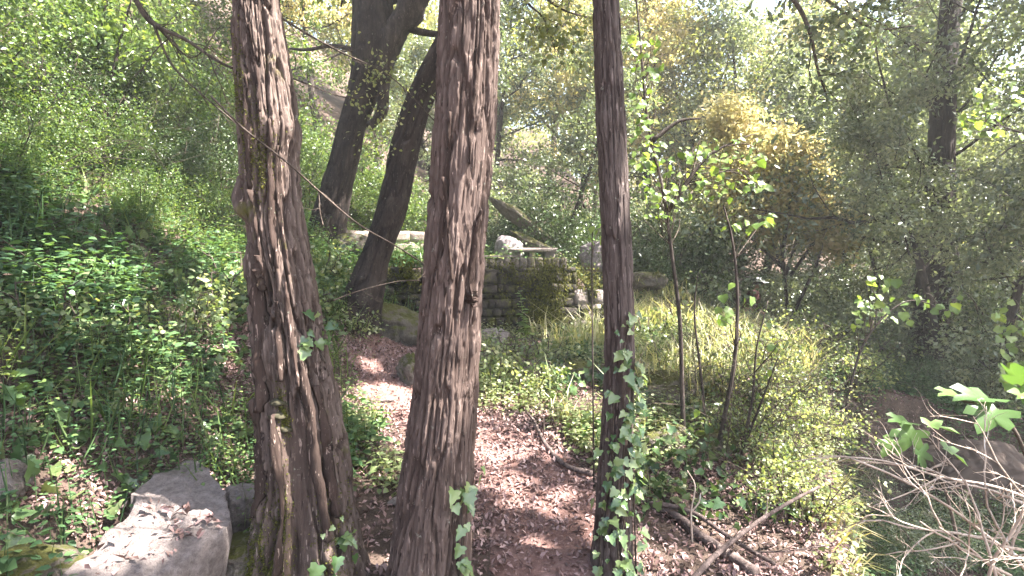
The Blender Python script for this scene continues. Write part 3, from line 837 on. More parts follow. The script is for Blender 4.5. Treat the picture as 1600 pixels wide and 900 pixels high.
for k, (kind, px, Yd, s) in enumerate([('green', -60, 8.5, 0.62), ('green', 120, 9.5, 0.62), ('oak', 290, 11.5, 0.7), ('green', 20, 12.5, 0.8), ('oak', 190, 14, 0.8), ('green', 380, 13, 0.7), ('oak2', -40, 16, 0.9), ('green', 310, 17, 0.9), ('oak', 90, 19, 0.9)]):
    LP_.append((px, put_tree(kind, px, Yd, s, k * 1.7 + 0.4, ll, LG)))
order_labels(LP_, 'leafy tree on the steep bank above the undergrowth, %s from the left edge')
LP_ = []
for k, (kind, px, Yd, s) in enumerate([('pale', 500, 14, 0.72), ('oak', 590, 16, 0.8), ('green', 450, 18, 0.85), ('pale', 660, 19, 0.85), ('oak2', 790, 15.5, 0.75), ('pale', 850, 18, 0.9), ('green', 740, 21, 0.9), ('oak', 930, 20, 0.9),
                                       ('oak2', 885, 13.5, 0.62), ('oak2', 680, 14.0, 0.6), ('pale', 960, 16, 0.8)]):
    LP_.append((px, put_tree(kind, px, Yd, s, k * 2.1 + 1.0, lm, MG)))
order_labels(LP_, 'tree in the sunlit woodland behind the stone terrace, %s from the left')
LP_ = []
for k, (kind, px, Yd, s) in enumerate([('pale', 1030, 15, 0.85), ('oak', 1100, 14, 0.9), ('pale', 1190, 17, 1.0), ('oak2', 1260, 14.5, 0.85), ('oak2', 1350, 12.5, 0.8), ('oak', 1310, 19, 1.0), ('oak2', 1560, 11.5, 0.85), 
                                       ('oak', 1480, 15, 1.0), ('green', 1400, 18, 1.0), ('oak2', 1560, 19, 1.1), ('oak', 1040, 24, 1.1)]):
    LP_.append((px, put_tree(kind, px, Yd, s, k * 1.3 + 2.0, lr, RG)))
order_labels(LP_, 'tree in the dense woodland beyond the gully, %s from the left')
put_tree('oak2', 1478, 8.0, 0.55, 0.7, 'small evergreen oak whose leaves hide the broad dark trunk higher up', RG)
put_tree('oak2', 1580, 7.7, 0.52, 3.1, 'small evergreen oak at the edge of the view beside the dark trunk', RG)
put_tree('thin', 1148, 12.5, 1.05, 0.3, 'straight grey trunk rising above the yellow-leaved oak', RG)
put_tree('thin', 1168, 13.5, 0.9, 2.3, 'dark slender trunk beside the straight grey trunk', RG)
put_tree('thin', 1395, 10.5, 0.62, 1.1, 'slender dark stem in front of the woodland, beside its leaning twin', RG)
put_tree('thin', 1425, 10.8, 0.66, 4.1, 'slender dark stem leaning beside its straighter twin', RG).rotation_euler[1] = 0.16
put_tree('thin', 870, 12.0, 0.6, 5.0, 'crooked dark tree leaning towards the slim ivy-clad trunk', MG).rotation_euler[1] = 0.28

# far wood closing the view
rng = np.random.default_rng(200)
n = 46000
th = rng.uniform(-0.95, 0.95, n // 20); R_ = rng.uniform(27, 42, n // 20)
cx, cy = np.sin(th) * R_, np.cos(th) * R_
cz = np.maximum(H(cx, cy), -1) + rng.random(n // 20) ** 1.2 * np.where(cx < 3, 6.5, 7.0 + 2 * rng.random(n // 20))
P = np.repeat(np.stack([cx, cy, cz], 1), 20, 0) + rng.normal(size=(len(cx) * 20, 3)) * 0.55
V_, F_, r_ = rleaves(P, 0.30, T_DIA, rng, 0.5)
tag(link('distant_wood', mk_mesh('distant_wood', [(V_, F_)], MATS['leaf_olive'], rnd=r_, smooth=False)), 'far hazy wood closing the view behind the trees', 'wood', kind='stuff')

# ------------------------------------------------------------------ shrubs
def proto_shrub(name, seed, h, wd, n, size, mat, stems=7, tmpl=T_DIA, clump=0.13):
    rng = np.random.default_rng(seed)
    root = bpy.data.objects.new(name, None); COL.objects.link(root)
    tb, anc = [], []
    for k in range(stems):
        az = k * 2.4 + rng.normal() * 0.3
        P = poly(rng, (0.05 * math.cos(az), 0.05 * math.sin(az), -0.1), (0.55 * wd / h * math.cos(az), 0.55 * wd / h * math.sin(az), 1), h * rng.uniform(0.7, 1.1), 7, 0.16, 0.02)
        tb.append(tube(P, np.linspace(0.018, 0.004, len(P)), 5))
        anc += [interp(P, x) for x in np.linspace(0.25, 1, 5)]
        for s in range(6):
            Q = poly(rng, interp(P, rng.uniform(0.2, 1)), rng.normal(size=3) + np.array([math.cos(az), math.sin(az), 0.2]), wd * 0.45, 4, 0.2, 0.02)
            tb.append(tube(Q, np.linspace(0.008, 0.002, len(Q)), 4)); anc += list(Q[1:]) + [Q[-1]]
    part('stems', root, merge_tubes(tb), MATS['twig_brown'], world=False)
    V_, F_, r_ = foliage(rng, np.array(anc), n, size, clump, tmpl=tmpl, per=9, tight=0.07)
    part('foliage', root, [(V_, F_)], MATS[mat], rnd=r_, smooth=False, world=False)
    return root
PROTO['shrub'] = proto_shrub('shrub', 301, 1.5, 1.1, 6500, 0.055, 'leaf_green')
PROTO['darkshrub'] = proto_shrub('evergreen_shrub', 302, 1.4, 1.2, 8000, 0.05, 'leaf_dark')
PROTO['greyshrub'] = proto_shrub('evergreen_shrub', 303, 1.7, 1.3, 8000, 0.05, 'leaf_grey')
PROTO['paleshrub'] = proto_shrub('scrub_bush', 305, 0.9, 0.8, 1500, 0.05, 'leaf_fresh_mass', stems=11, tmpl=T_OVA, clump=0.1)
PROTO['herb'] = proto_shrub('leafy_herb', 304, 0.55, 0.4, 420, 0.06, 'leaf_fresh_mass', stems=5, tmpl=T_OVA, clump=0.05)
def put_shrub(kind, px, Yd, s, label, group, rz=None, dz=0.0, flat=1.0, cat='shrub'):
    x = (px - 800) / F * Yd; z = h1(x, Yd) + dz
    root = PROTO[kind]; rz = (px * 0.37 + Yd) if rz is None else rz
    if kind not in USED:
        USED.add(kind); root.location = (x, Yd, z); root.rotation_euler = (0, 0, rz); root.scale = (s, s, s * flat)
        return tag(root, label, cat, group)
    return tag(copy_thing(root, (x, Yd, z), rz, (s, s, s * flat), label, group), label, cat, group)
g1, l1 = 'shrubs on the left bank', 'leafy shrub on the steep bank left of the old tree'
LP_ = []
for k, (kind, px, Yd, s) in enumerate([('shrub', 20, 6.3, 0.9), ('shrub', 130, 7.4, 1.0), ('darkshrub', 210, 7.8, 0.8), ('shrub', 300, 8.2, 1.0), ('darkshrub', 345, 7.4, 0.7), ('shrub', 60, 8.0, 1.2), ('darkshrub', 255, 8.6, 1.0), ('shrub', 360, 9.6, 1.1),
                                       ('shrub', 180, 9.0, 1.2), ('shrub', -40, 5.2, 0.9), ('darkshrub', 100, 6.4, 0.6), ('shrub', 310, 10.5, 1.3), ('shrub', 240, 10.8, 1.4), ('shrub', 430, 11.0, 1.2), ('shrub', 350, 6.4, 0.45), ('shrub', 90, 5.2, 0.5), ('shrub', 170, 6.0, 0.55), ('darkshrub', 270, 6.6, 0.5), ('shrub', 230, 5.4, 0.4), ('shrub', 30, 4.6, 0.45)]):
    LP_.append((px, put_shrub(kind, px, Yd, s, l1, g1)))
order_labels(LP_, 'leafy shrub on the bank left of the old tree, %s from the left')
g2, l2 = 'shrubs behind the stone terrace', 'evergreen shrub growing behind the stone terrace'
LP_ = []
for k, (kind, px, Yd, s) in enumerate([('shrub', 580, 11.5, 1.1), ('shrub', 640, 12, 1.3), ('darkshrub', 770, 11.8, 1.1), ('darkshrub', 850, 11.5, 1.2), ('greyshrub', 800, 13, 1.3), ('darkshrub', 920, 11, 1.2), ('greyshrub', 980, 11.6, 1.4),
                                       ('darkshrub', 895, 12.4, 1.5), ('shrub', 520, 12, 1.2), ('greyshrub', 700, 13, 1.3), ('shrub', 480, 10.5, 0.9)]):
    LP_.append((px, put_shrub(kind, px, Yd, s, l2, g2)))
order_labels(LP_, 'evergreen shrub growing behind the stone terrace, %s from the left')
g3, l3 = 'shrubs under the woodland trees', 'evergreen shrub under the woodland beyond the clearing'
LP_ = []
for k, (kind, px, Yd, s) in enumerate([('greyshrub', 1030, 10.8, 1.5), ('darkshrub', 1062, 10.2, 1.4), ('greyshrub', 1098, 12.6, 0.8), ('darkshrub', 1120, 15, 1.9), ('darkshrub', 1262, 12.4, 1.0), ('greyshrub', 1330, 11.2, 1.4), ('greyshrub', 1350, 10.4, 1.3),
                                       ('darkshrub', 1400, 11.6, 1.5), ('darkshrub', 1500, 11, 1.6), ('darkshrub', 1560, 9.6, 1.5), ('greyshrub', 1610, 8.2, 1.3), ('darkshrub', 1530, 8.6, 0.9), ('greyshrub', 1230, 14.5, 1.6), ('darkshrub', 1310, 13.6, 1.7),
                                       ('greyshrub', 1450, 13.5, 1.9), ('darkshrub', 1060, 12.6, 1.7), ('greyshrub', 1380, 9.2, 0.9), ('darkshrub', 1040, 9.9, 0.8)]):
    LP_.append((px, put_shrub(kind, px, Yd, s, l3, g3)))
order_labels(LP_, 'evergreen shrub under the woodland beyond the clearing, %s from the left')

# ------------------------------------------------------------------ stones, walls, rocks
def box_var(seed, cuts=2, rnd=0.16, nz=0.10):
    import bmesh
    bm = bmesh.new(); bmesh.ops.create_cube(bm, size=1.0)
    bmesh.ops.subdivide_edges(bm, edges=bm.edges[:], cuts=cuts, use_grid_fill=True)
    V = np.array([v.co for v in bm.verts]); Fc = np.array([[v.index for v in f.verts] for f in bm.faces]); bm.free()
    S = V / np.maximum(np.linalg.norm(V, axis=1, keepdims=True), 1e-6) * 0.62
    V = V * (1 - rnd * 1.6) + S * rnd * 1.6
    V = V + nz * (np.stack([vn(V[:, 0] * 2.2 + seed * 7, V[:, 1] * 2.2, V[:, 2] * 2.2, seed + k) for k in range(3)], 1) - 0.5)
    return V, Fc
STONE = [mk_mesh('stone', [box_var(s)], MATS['wall_stone']) for s in range(8)]
PALE = [mk_mesh('stone', [box_var(s + 20, rnd=0.08, nz=0.06)], MATS['pale_stone']) for s in range(5)]
ROCKM = [mk_mesh('stone', [box_var(s + 40, rnd=0.22, nz=0.14)], MATS['rock']) for s in range(5)]
DARKM = [mk_mesh('stone', [box_var(s_ + 60, rnd=0.22, nz=0.14)], MATS['rock_mossy']) for s_ in range(5)]
def put_stone(parent, mesh, c, size, rz=0.0, tilt=(0, 0), name='stone'):
    o = link(name, mesh, parent)
    o.location = Vector(c) - parent.location
    o.rotation_euler = (tilt[0], tilt[1], rz); o.scale = size
    return o
def slab_box(c, size, rz=0.0, seed=0, rnd=0.05, nz=0.03):
    V, Fc = box_var(seed, 3, rnd, nz)
    V = V * np.array(size); cz, sz = math.cos(rz), math.sin(rz)
    V = np.stack([V[:, 0] * cz - V[:, 1] * sz, V[:, 0] * sz + V[:, 1] * cz, V[:, 2]], 1) + np.array(c)
    return V, Fc
def masonry(parent, A, B, z0, ztop, meshes, rng, hs=(0.11, 0.19), ls=(0.13, 0.30), depth=0.2, joint=0.014):
    A = np.array(A, float); B = np.array(B, float); L = np.linalg.norm(B - A); d = (B - A) / L; rz = math.atan2(d[1], d[0])
    z = z0
    while z < ztop - 0.05:
        hh = min(rng.uniform(*hs), ztop - z)
        if ztop - z - hh < 0.07: hh = ztop - z
        s = -rng.uniform(0, 0.1)
        while s < L:
            l = rng.uniform(*ls)
            e = min(s + l, L + 0.03); l = e - s
            if l > 0.06:
                c = A + d * (s + l / 2)
                k = rng.uniform(-0.04, 0.04)
                put_stone(parent, meshes[rng.integers(len(meshes))], (c[0] + d[1] * k, c[1] - d[0] * k, z + hh / 2), ((l - joint) * 1.08, depth, (hh - joint) * 1.08),
                          rz + rng.normal() * 0.05 + (math.pi if rng.random() < 0.5 else 0), (rng.normal() * 0.05, rng.normal() * 0.09))
            s = e
        z += hh
    return d, rz, L

rng = np.random.default_rng(400)
A, B = (-1.95, 7.75), (0.92, 8.42)
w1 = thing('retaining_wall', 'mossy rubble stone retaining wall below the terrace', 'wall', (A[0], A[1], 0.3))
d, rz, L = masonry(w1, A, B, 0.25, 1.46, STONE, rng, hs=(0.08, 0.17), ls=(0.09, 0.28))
mid = ((A[0] + B[0]) / 2, (A[1] + B[1]) / 2)
part('core', w1, [slab_box((mid[0] - 0.03, mid[1] + 0.10, 0.78), (L - 0.06, 0.22, 1.30), rz, 3, 0.0, 0.0)], MATS['mortar'], smooth=False)
for k in range(13):
    t0, t1 = k / 13, (k + 1) / 13
    c = np.array(A) + (np.array(B) - np.array(A)) * (t0 + t1) / 2
    put_stone(w1, STONE[k % 8], (c[0], c[1] + 0.06, 1.475 + rng.normal() * 0.012), (L / 13 * rng.uniform(0.8, 1.1), 0.3, rng.uniform(0.05, 0.11)), rz + rng.normal() * 0.08, (rng.normal() * 0.05, rng.normal() * 0.06), 'coping')
# right-hand end of the wall, lower and sunlit
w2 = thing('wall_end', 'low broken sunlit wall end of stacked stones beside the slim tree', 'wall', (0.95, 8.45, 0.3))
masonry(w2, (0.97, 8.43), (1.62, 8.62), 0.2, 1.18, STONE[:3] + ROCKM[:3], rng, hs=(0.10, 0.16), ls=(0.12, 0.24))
part('core', w2, [slab_box((1.28, 8.62, 0.66), (0.62, 0.2, 0.95), 0.28, 4, 0.0, 0.0)], MATS['mortar'], smooth=False)
# parapet of upright stones
w3 = thing('parapet', 'row of upright grey stones set on the retaining wall', 'parapet', (0, 8.2, 1.5))
for k, px in enumerate(np.arange(742, 884, 12.5)):
    Yw = 8.22 + 0.0007 * (px - 742) + 0.06
    c = W(px, 412, Yw)
    put_stone(w3, DARKM[k % 5], (c[0], Yw, 1.585), (0.11 + 0.02 * rng.random(), 0.10, 0.15 + 0.02 * rng.random()), rng.normal() * 0.2, (rng.normal() * 0.05, rng.normal() * 0.12))
c = W(770, 405, 8.3)
part('coping', w3, [slab_box((c[0], 8.3, 1.69), (0.72, 0.12, 0.022), 0.1, 8, 0.03, 0.03)], MATS['rock'])
# stone table
tt = thing('stone_table', 'rough stone slab table standing on the terrace', 'table', (0.33, 9.1, 1.5))
part('table_top', tt, [slab_box((0.33, 9.1, 1.80), (0.74, 0.55, 0.06), 0.1, 11, 0.06, 0.05)], MATS['rock'])
for k, (dx, ww) in enumerate([(-0.27, 0.12), (-0.02, 0.1), (0.26, 0.16)]):
    part('support', tt, [slab_box((0.33 + dx, 9.08, 1.62), (ww, 0.35, 0.34), 0.1, 12 + k, 0.1, 0.1)], MATS['rock'])
# pale low wall on the terrace
w4 = thing('pale_wall', 'pale sunlit low wall on the terrace behind the leaning tree', 'wall', (-1.9, 9.5, 1.5))
masonry(w4, (-2.75, 9.25), (-1.2, 9.7), 1.45, 2.12, PALE, rng, hs=(0.18, 0.26), ls=(0.25, 0.45), depth=0.22, joint=0.008)
part('core', w4, [slab_box((-1.98, 9.52, 1.75), (1.5, 0.14, 0.66), 0.28, 5, 0, 0)], MATS['mortar'], smooth=False)

def rock_mesh(seed, size, mat, sub=4, rough=0.35, flat=0.0):
    import bmesh
    bm = bmesh.new(); bmesh.ops.create_icosphere(bm, subdivisions=sub + 1, radius=1.0)
    V = np.array([v.co for v in bm.verts]); Fc = np.array([[v.index for v in f.verts] for f in bm.faces]); bm.free()
    q = V * 1.0
    r = 1 + rough * 2 * (fbm(q[:, 0] * 1.1 + seed, q[:, 1] * 1.1, q[:, 2] * 1.1, seed, 5) - 0.5)
    # facets
    rg = np.random.default_rng(seed)
    for k in range(9):
        nn = unit(rg.normal(size=3)); dd = rg.uniform(0.62, 0.9)
        pr = (V * r[:, None]) @ nn
        r = np.where(pr > dd, r * (dd + 0.18 * (pr - dd)) / np.maximum(pr, 1e-6), r)
    r = r + 0.16 * (fbm(q[:, 0] * 5, q[:, 1] * 5, q[:, 2] * 5, seed + 5, 5) - 0.5) - 0.10 * sm(0.12, 0.0, np.abs(2 * vn(q[:, 0] * 2.5, q[:, 1] * 2.5, q[:, 2] * 2.5, seed + 9) - 1))
    return mk_mesh('rock', [(V * r[:, None] * np.array(size), Fc)], MATS[mat])
def rock(name, label, p, size, seed, mat, rz=0.0, tilt=(0, 0), cat='rock', group=None):
    o = link(name, rock_mesh(seed, size, mat)); o.location = p; o.rotation_euler = (tilt[0], tilt[1], rz)
    return tag(o, label, cat, group)
def on(px, py, dz=0.0):
    p = G(px, py); p[2] += dz; return p
rock('mossy_boulder', 'round mossy boulder on the ledge right of the slim tree', W(1008, 440, 9.3), (0.34, 0.3, 0.20), 1, 'rock_mossy')
rock('mossy_boulder', 'low mossy ledge of rock under ivy right of the slim tree', W(1045, 474, 9.2), (0.55, 0.4, 0.16), 2, 'rock_mossy', 0.3)
rock('limestone_rock', 'pale lilac limestone rock behind the stone table', W(795, 388, 10.2), (0.28, 0.25, 0.26), 3, 'rock_lilac')
rock('limestone_rock', 'pale lilac limestone rock left of the slim tree', W(928, 400, 10.2), (0.34, 0.35, 0.34), 4, 'rock_lilac')
rock('limestone_rock', 'grey limestone rock in the bushes right of the mossy boulder', W(1075, 440, 10.3), (0.38, 0.35, 0.32), 5, 'rock_lilac')
rock('mossy_slab', 'long mossy slab of rock slanting down towards the stone table', W(812, 342, 11.0), (0.75, 0.3, 0.16), 6, 'rock_mossy', 0.15, (0, 0.62))
rock('mossy_slab', 'second mossy slab slanting under the first one', W(840, 385, 10.6), (0.6, 0.25, 0.12), 7, 'rock_mossy', 0.1, (0, 0.45))
rock('bank_rock', 'dark rock jutting from the grassy bank left of the slim tree', on(905, 590, 0.02), (0.26, 0.22, 0.17), 8, 'rock_mossy', 0.4)
rock('bank_rock', 'dark pointed rock jutting from the bank right of the slim tree', on(1030, 622, 0.05), (0.36, 0.28, 0.2), 9, 'rock_mossy', -0.3, (0.1, -0.25))
rock('bank_rock', 'brown rock half buried in the bank behind the sapling stems', on(1030, 690, -0.05), (0.30, 0.25, 0.18), 10, 'rock_mossy', 0.9)
rock('bank_rock', 'rock in the bank right of the sapling stems', on(1110, 700, 0.0), (0.24, 0.25, 0.18), 13, 'rock_mossy', 1.4)
rock('bank_rock', 'reddish rock at the foot of the retaining wall beside the thick trunk', on(766, 535, 0.05), (0.30, 0.25, 0.16), 11, 'rock', 0.2)
rock('bank_rock', 'dark rock beside the path behind the thick trunk', on(645, 596, 0.05), (0.17, 0.22, 0.2), 12, 'rock_mossy', 0.2)
rock('mossy_mound', 'mossy boulder under the foot of the leaning tree', W(612, 515, 6.9), (0.48, 0.4, 0.36), 14, 'rock_mossy', 0.2)
rock('mossy_boulder', 'sunlit mossy boulder between the two leaning trees', W(548, 384, 8.4), (0.34, 0.3, 0.2), 15, 'rock_mossy', 0.2)
rock('mossy_boulder', 'dark mossy boulder in the lower left corner', W(5, 905, 2.1), (0.22, 0.22, 0.12), 16, 'rock_mossy', 0.2)
rock('grey_rock', 'small grey rock at the left edge above the mossy corner boulder', on(8, 772, 0.02), (0.12, 0.1, 0.1), 17, 'rock', 0.2)
rock('mossy_boulder', 'mossy grey boulder just behind the flat boulder', W(205, 772, 3.0), (0.16, 0.16, 0.13), 18, 'rock_mossy', 0.6)
rock('grey_rock', 'grey broken rock between the flat boulder and the old tree', W(372, 800, 2.9), (0.13, 0.14, 0.16), 19, 'rock', 0.6)
rock('grey_rock', 'dark low rock below the flat boulder beside the old tree', W(385, 868, 2.65), (0.14, 0.16, 0.12), 25, 'rock_mossy', 0.1)
rock('path_stone', 'small reddish stone lying in the sun patch on the path', on(604, 630, 0.01), (0.075, 0.06, 0.04), 20, 'rock')
rock('path_stone', 'small flat grey stone beside the thick trunk', on(622, 787, 0.01), (0.06, 0.05, 0.03), 21, 'rock')
rock('gully_rock', 'brown rock face on the far side of the gully', W(1432, 760, 6.35), (0.75, 0.35, 0.62), 22, 'earth_rock', 0.25)
rock('gully_rock', 'brown rock low in the gully beside the rock face', W(1345, 810, 6.0), (0.55, 0.35, 0.4), 23, 'earth_rock', -0.25)
rock('gully_rock', 'brown shaded rock under the big lobed leaves', W(1530, 740, 5.9), (0.6, 0.35, 0.5), 24, 'earth_rock', 0.1)

# flat boulder in the left foreground
def slab_pt(px, py):
    d = ray(px, py)
    # tilted plane z = 0.40 + 0.12 (y - 2.2) - 0.15 (x + 1.7)
    t = (0.40 - 0.12 * 2.2 - 0.15 * 1.7 - CAM[2]) / (d[2] - 0.12 * d[1] + 0.15 * d[0])
    return CAM + d * t
outl = catmull(np.array([slab_pt(*q) for q in [(96, 915), (160, 852), (205, 806), (214, 776), (250, 748), (285, 729), (318, 738), (342, 764), (350, 790), (361, 815), (352, 840), (325, 862), (290, 884), (240, 915), (150, 940)]] + [slab_pt(96, 915)]), 12)[:-1]
cen = outl.mean(0)
outl[:, :2] += 0.07 * (np.stack([fbm(outl[:, 0] * 9, outl[:, 1] * 9, 0, 31 + q, 4) for q in (0, 1)], 1) - 0.5)
rings = []
no = len(outl)
for r in np.linspace(0.03, 1, 40):
    P = cen + (outl - cen) * r
    P[:, 2] += 0.075 * (fbm(P[:, 0] * 9, P[:, 1] * 9, 0, 33, 5) - 0.5) + 0.03 * np.floor(3 * fbm(P[:, 0] * 2.5, P[:, 1] * 2.5, 0, 35, 2))
    rings.append(P)
for k, (g, dz) in enumerate([(1.02, 0.04), (1.0, 0.10), (0.95, 0.2), (0.9, 0.34), (0.85, 0.5)]):
    P = cen + (outl - cen) * g
    P[:, :2] += 0.05 * (np.stack([fbm(P[:, 0] * 8, P[:, 1] * 8, dz * 9, 36 + q, 3) for q in (0, 1)], 1) - 0.5)
    P[:, 2] -= dz; rings.append(P)
V = np.concatenate(rings); nr = len(rings)
i = np.arange(nr - 1)[:, None] * no; j = np.arange(no)[None]; kx = (j + 1) % no
Fq = np.stack([i + j, i + no + j, i + no + kx, i + kx], -1).reshape(-1, 4)
V = np.concatenate([V, cen[None] + [[0, 0, 0.01]]]); cap = np.stack([np.full(no, len(V) - 1), np.arange(no), (np.arange(no) + 1) % no], 1)
fb = thing('flat_boulder', 'flat grey-brown boulder in the left foreground beside the old tree', 'rock', (cen[0], cen[1], 0.1))
part('slab', fb, [(V, Fq), (np.zeros((0, 3)), cap - len(V))], MATS['slab_rock'])
SLAB = (cen, outl)

# moss hanging on the wall
rng = np.random.default_rng(410)
def moss_on(root, boxes, size=0.035):
    P, D = [], []
    for px0, px1, py0, py1, Yd, n in boxes:
        k = max(4, n // 40)
        cx, cy = rng.uniform(px0, px1, k), rng.uniform(py0, py1, k)
        for a_, b_ in zip(cx, cy):
            c = W(a_, b_, Yd)
            P.append(c + rng.normal(size=(40, 3)) * np.array([0.05, 0.02, 0.08]))
    P = np.concatenate(P); n = len(P)
    D = rng.normal(size=(n, 3)) * 0.5 + np.array([0, -0.3, -0.9]); N = rng.normal(size=(n, 3)) * 0.5 + np.array([0.2, -1, 0.4])
    V_, F_, r_ = leaves(P, D, N, size * rng.uniform(0.6, 1.4, n), T_DIA, rng)
    part('moss', root, [(V_, F_)], MATS['moss'], rnd=r_, smooth=False, kind='stuff')
moss_on(w1, [(815, 885, 420, 520, 8.16, 2600), (760, 885, 416, 430, 8.12, 900), (835, 870, 440, 525, 8.12, 900), (600, 660, 418, 440, 7.75, 500), (770, 800, 450, 520, 8.1, 500)])
moss_on(w2, [(885, 935, 425, 450, 8.38, 900), (885, 935, 450, 500, 8.38, 300)])

# ------------------------------------------------------------------ ground plants (uncountable)
def in_view(x, y, m=120):
    px = 800 + x / np.maximum(y, 0.1) * F
    return (px > -m) & (px < 1600 + m)
def scatter(n, x0, x1, y0, y1, rng, ok):
    x = rng.uniform(x0, x1, n); y = rng.uniform(y0, y1, n)
    k = in_view(x, y) & ok(x, y)
    x, y = x[k], y[k]
    return np.stack([x, y, H(x, y)], 1)
def off_slab(x, y):
    return ((x - SLAB[0][0]) / 0.26) ** 2 + ((y - SLAB[0][1]) / 0.42) ** 2 > 1
def not_wall(x, y):
    return ~((np.abs(y - wall_line(x) - 0.1) < 0.28) & (x > -2.0) & (x < 1.7))
def herbs(pos, hgt, nl, ls, tmpl, rng, lean=0.25, droop=0.25):
    n = len(pos)
    k = np.tile(np.arange(nl), n); idx = np.repeat(np.arange(n), nl)
    t = (k + 1) / nl
    az = (k // 2) * 1.57 + (k % 2) * math.pi + rng.uniform(0, 6.28, n)[idx] + rng.normal(size=len(k)) * 0.3
    ln = rng.normal(size=(n, 2)) * lean
    h = hgt[idx] * t
    out = np.stack([np.cos(az), np.sin(az), np.zeros_like(az)], 1)
    P = pos[idx] + np.stack([ln[idx, 0] * h, ln[idx, 1] * h, h], 1) + out * (0.02 + 0.05 * rng.random(len(k)) * (1.2 - t))[:, None]
    D = out + np.array([0, 0, 1]) * (0.35 * t - droop)[:, None] + rng.normal(size=(len(k), 3)) * 0.15
    N = np.array([0, 0, 1.0]) + rng.normal(size=(len(k), 3)) * 0.28
    s = ls * (1.15 - 0.5 * t) * rng.uniform(0.7, 1.3, len(k))
    pr = rng.random(n)
    L1 = leaves(P, D, N, s, tmpl, rng, np.clip(0.6 * pr[idx] + 0.4 * rng.random(len(k)), 0, 1))
    ts = (T_DIA[0] * np.array([1, 0.016, 0.3]), T_DIA[1])
    Ds = np.stack([ln[:, 0], ln[:, 1], np.ones(n)], 1)
    L2 = leaves(pos, Ds, rng.normal(size=(n, 3)), hgt, ts, rng)
    return [(L1[0], L1[1]), (L2[0], L2[1])], np.concatenate([L1[2], L2[2]])
def carpet(pos, rng, s, tmpl, hmax=0.12, tilt=0.5):
    n = len(pos); P = pos.copy(); P[:, 2] += rng.random(n) * hmax + 0.012
    N = np.array([0, -0.15, 1.0]) + rng.normal(size=(n, 3)) * tilt
    return leaves(P, rng.normal(size=(n, 3)), N, s * rng.uniform(0.6, 1.3, n), tmpl, rng)

rng = np.random.default_rng(500)
gap = lambda x, y: fbm(x * 1.1, y * 1.1, 0, 61, 3)
okl = lambda x, y: (path_dist(x, y) > -0.02 + 0.25 * gap(x, y)) & off_slab(x, y) & not_wall(x, y) & (np.hypot(x - iL['C'][0][0], y - iL['C'][0][1]) > 0.34)
# left bank: nettle-like herbs
pos = scatter(36000, -9.5, -1.05, 1.9, 11, rng, lambda x, y: okl(x, y) & (rng.random(len(x)) < sm(0.37, 0.55, gap(x, y) + 0.02 * np.maximum(0, y - 3))))
pos = pos[rng.permutation(len(pos))][:9500]
hg = rng.uniform(0.06, 0.36, len(pos)) * (0.5 + 1.1 * fbm(pos[:, 0] * 1.3, pos[:, 1] * 1.3, 0, 66, 3))
pp, rr = herbs(pos, hg, 10, 0.03 + 0.05 * np.repeat(sm(0.35, 0.65, fbm(pos[:, 0] * 1.7, pos[:, 1] * 1.7, 0, 67, 2)), 10), T_OVA, rng)
tag(link('undergrowth', mk_mesh('undergrowth', pp, MATS['leaf_herb'], rnd=rr, smooth=False)), 'green leafy undergrowth covering the steep left bank', 'undergrowth', kind='stuff')
pos = scatter(40000, -9.5, -1.05, 2.6, 11, rng, lambda x, y: okl(x, y) & (fbm(x * 0.9 + 30, y * 0.9, 0, 64, 4) + 0.02 * (y - 4) > 0.50))[:5200]
pp, rr = herbs(pos, rng.uniform(0.12, 0.5, len(pos)), 16, 0.030, T_OVA, rng, lean=0.4)
tag(link('undergrowth', mk_mesh('undergrowth', pp, MATS['leaf_green'], rnd=rr, smooth=False)), 'fine-leaved taller weeds in patches on the left bank', 'undergrowth', kind='stuff')
# ivy carpet on the left bank
pos = scatter(16000, -8, -1.0, 1.9, 9, rng, lambda x, y: okl(x, y) & (fbm(x * 1.4, y * 1.4, 0, 71, 3) > 0.5))[:5200]
V_, F_, r_ = carpet(pos, rng, 0.07, T_IVY)
tag(link('ivy_carpet', mk_mesh('ivy_carpet', [(V_, F_)], MATS['leaf_ivy_ground'], rnd=r_, smooth=False)), 'glossy dark ivy leaves trailing over the left bank', 'ivy', kind='stuff')
# bank between path and gully
edge_e = lambda x, y: x - (1.75 + 0.42 * (y - 3.0))
okr = lambda x, y: (path_dist(x, y) > -0.12 + 0.3 * gap(x, y)) & not_wall(x, y)
pos = scatter(16000, -1.6, 6.5, 3.4, 9.2, rng, lambda x, y: okr(x, y) & (edge_e(x, y) < 0.25) & (x > -1.3) & (rng.random(len(x)) < sm(0.46, 0.58, fbm(x * 1.6, y * 1.6, 0, 81, 4) + 0.025 * (y - 4.5))))[:3400]
hg = rng.uniform(0.06, 0.26, len(pos))
pp, rr = herbs(pos, hg, 9, 0.05, T_OVA, rng)
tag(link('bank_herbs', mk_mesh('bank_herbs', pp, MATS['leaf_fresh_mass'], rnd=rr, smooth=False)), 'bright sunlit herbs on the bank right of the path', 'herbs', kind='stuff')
pos = scatter(14000, 0.3, 6.5, 3.2, 9.2, rng, lambda x, y: okr(x, y) & (edge_e(x, y) < 0.5) & (fbm(x * 1.5, y * 1.5, 0, 91, 3) > 0.47))[:4600]
V_, F_, r_ = carpet(pos, rng, 0.062, T_IVY, 0.16, 0.6)
tag(link('ivy_carpet', mk_mesh('ivy_carpet', [(V_, F_)], MATS['leaf_ivy_ground'], rnd=r_, smooth=False)), 'ivy leaves trailing over the rocks of the right bank', 'ivy', kind='stuff')
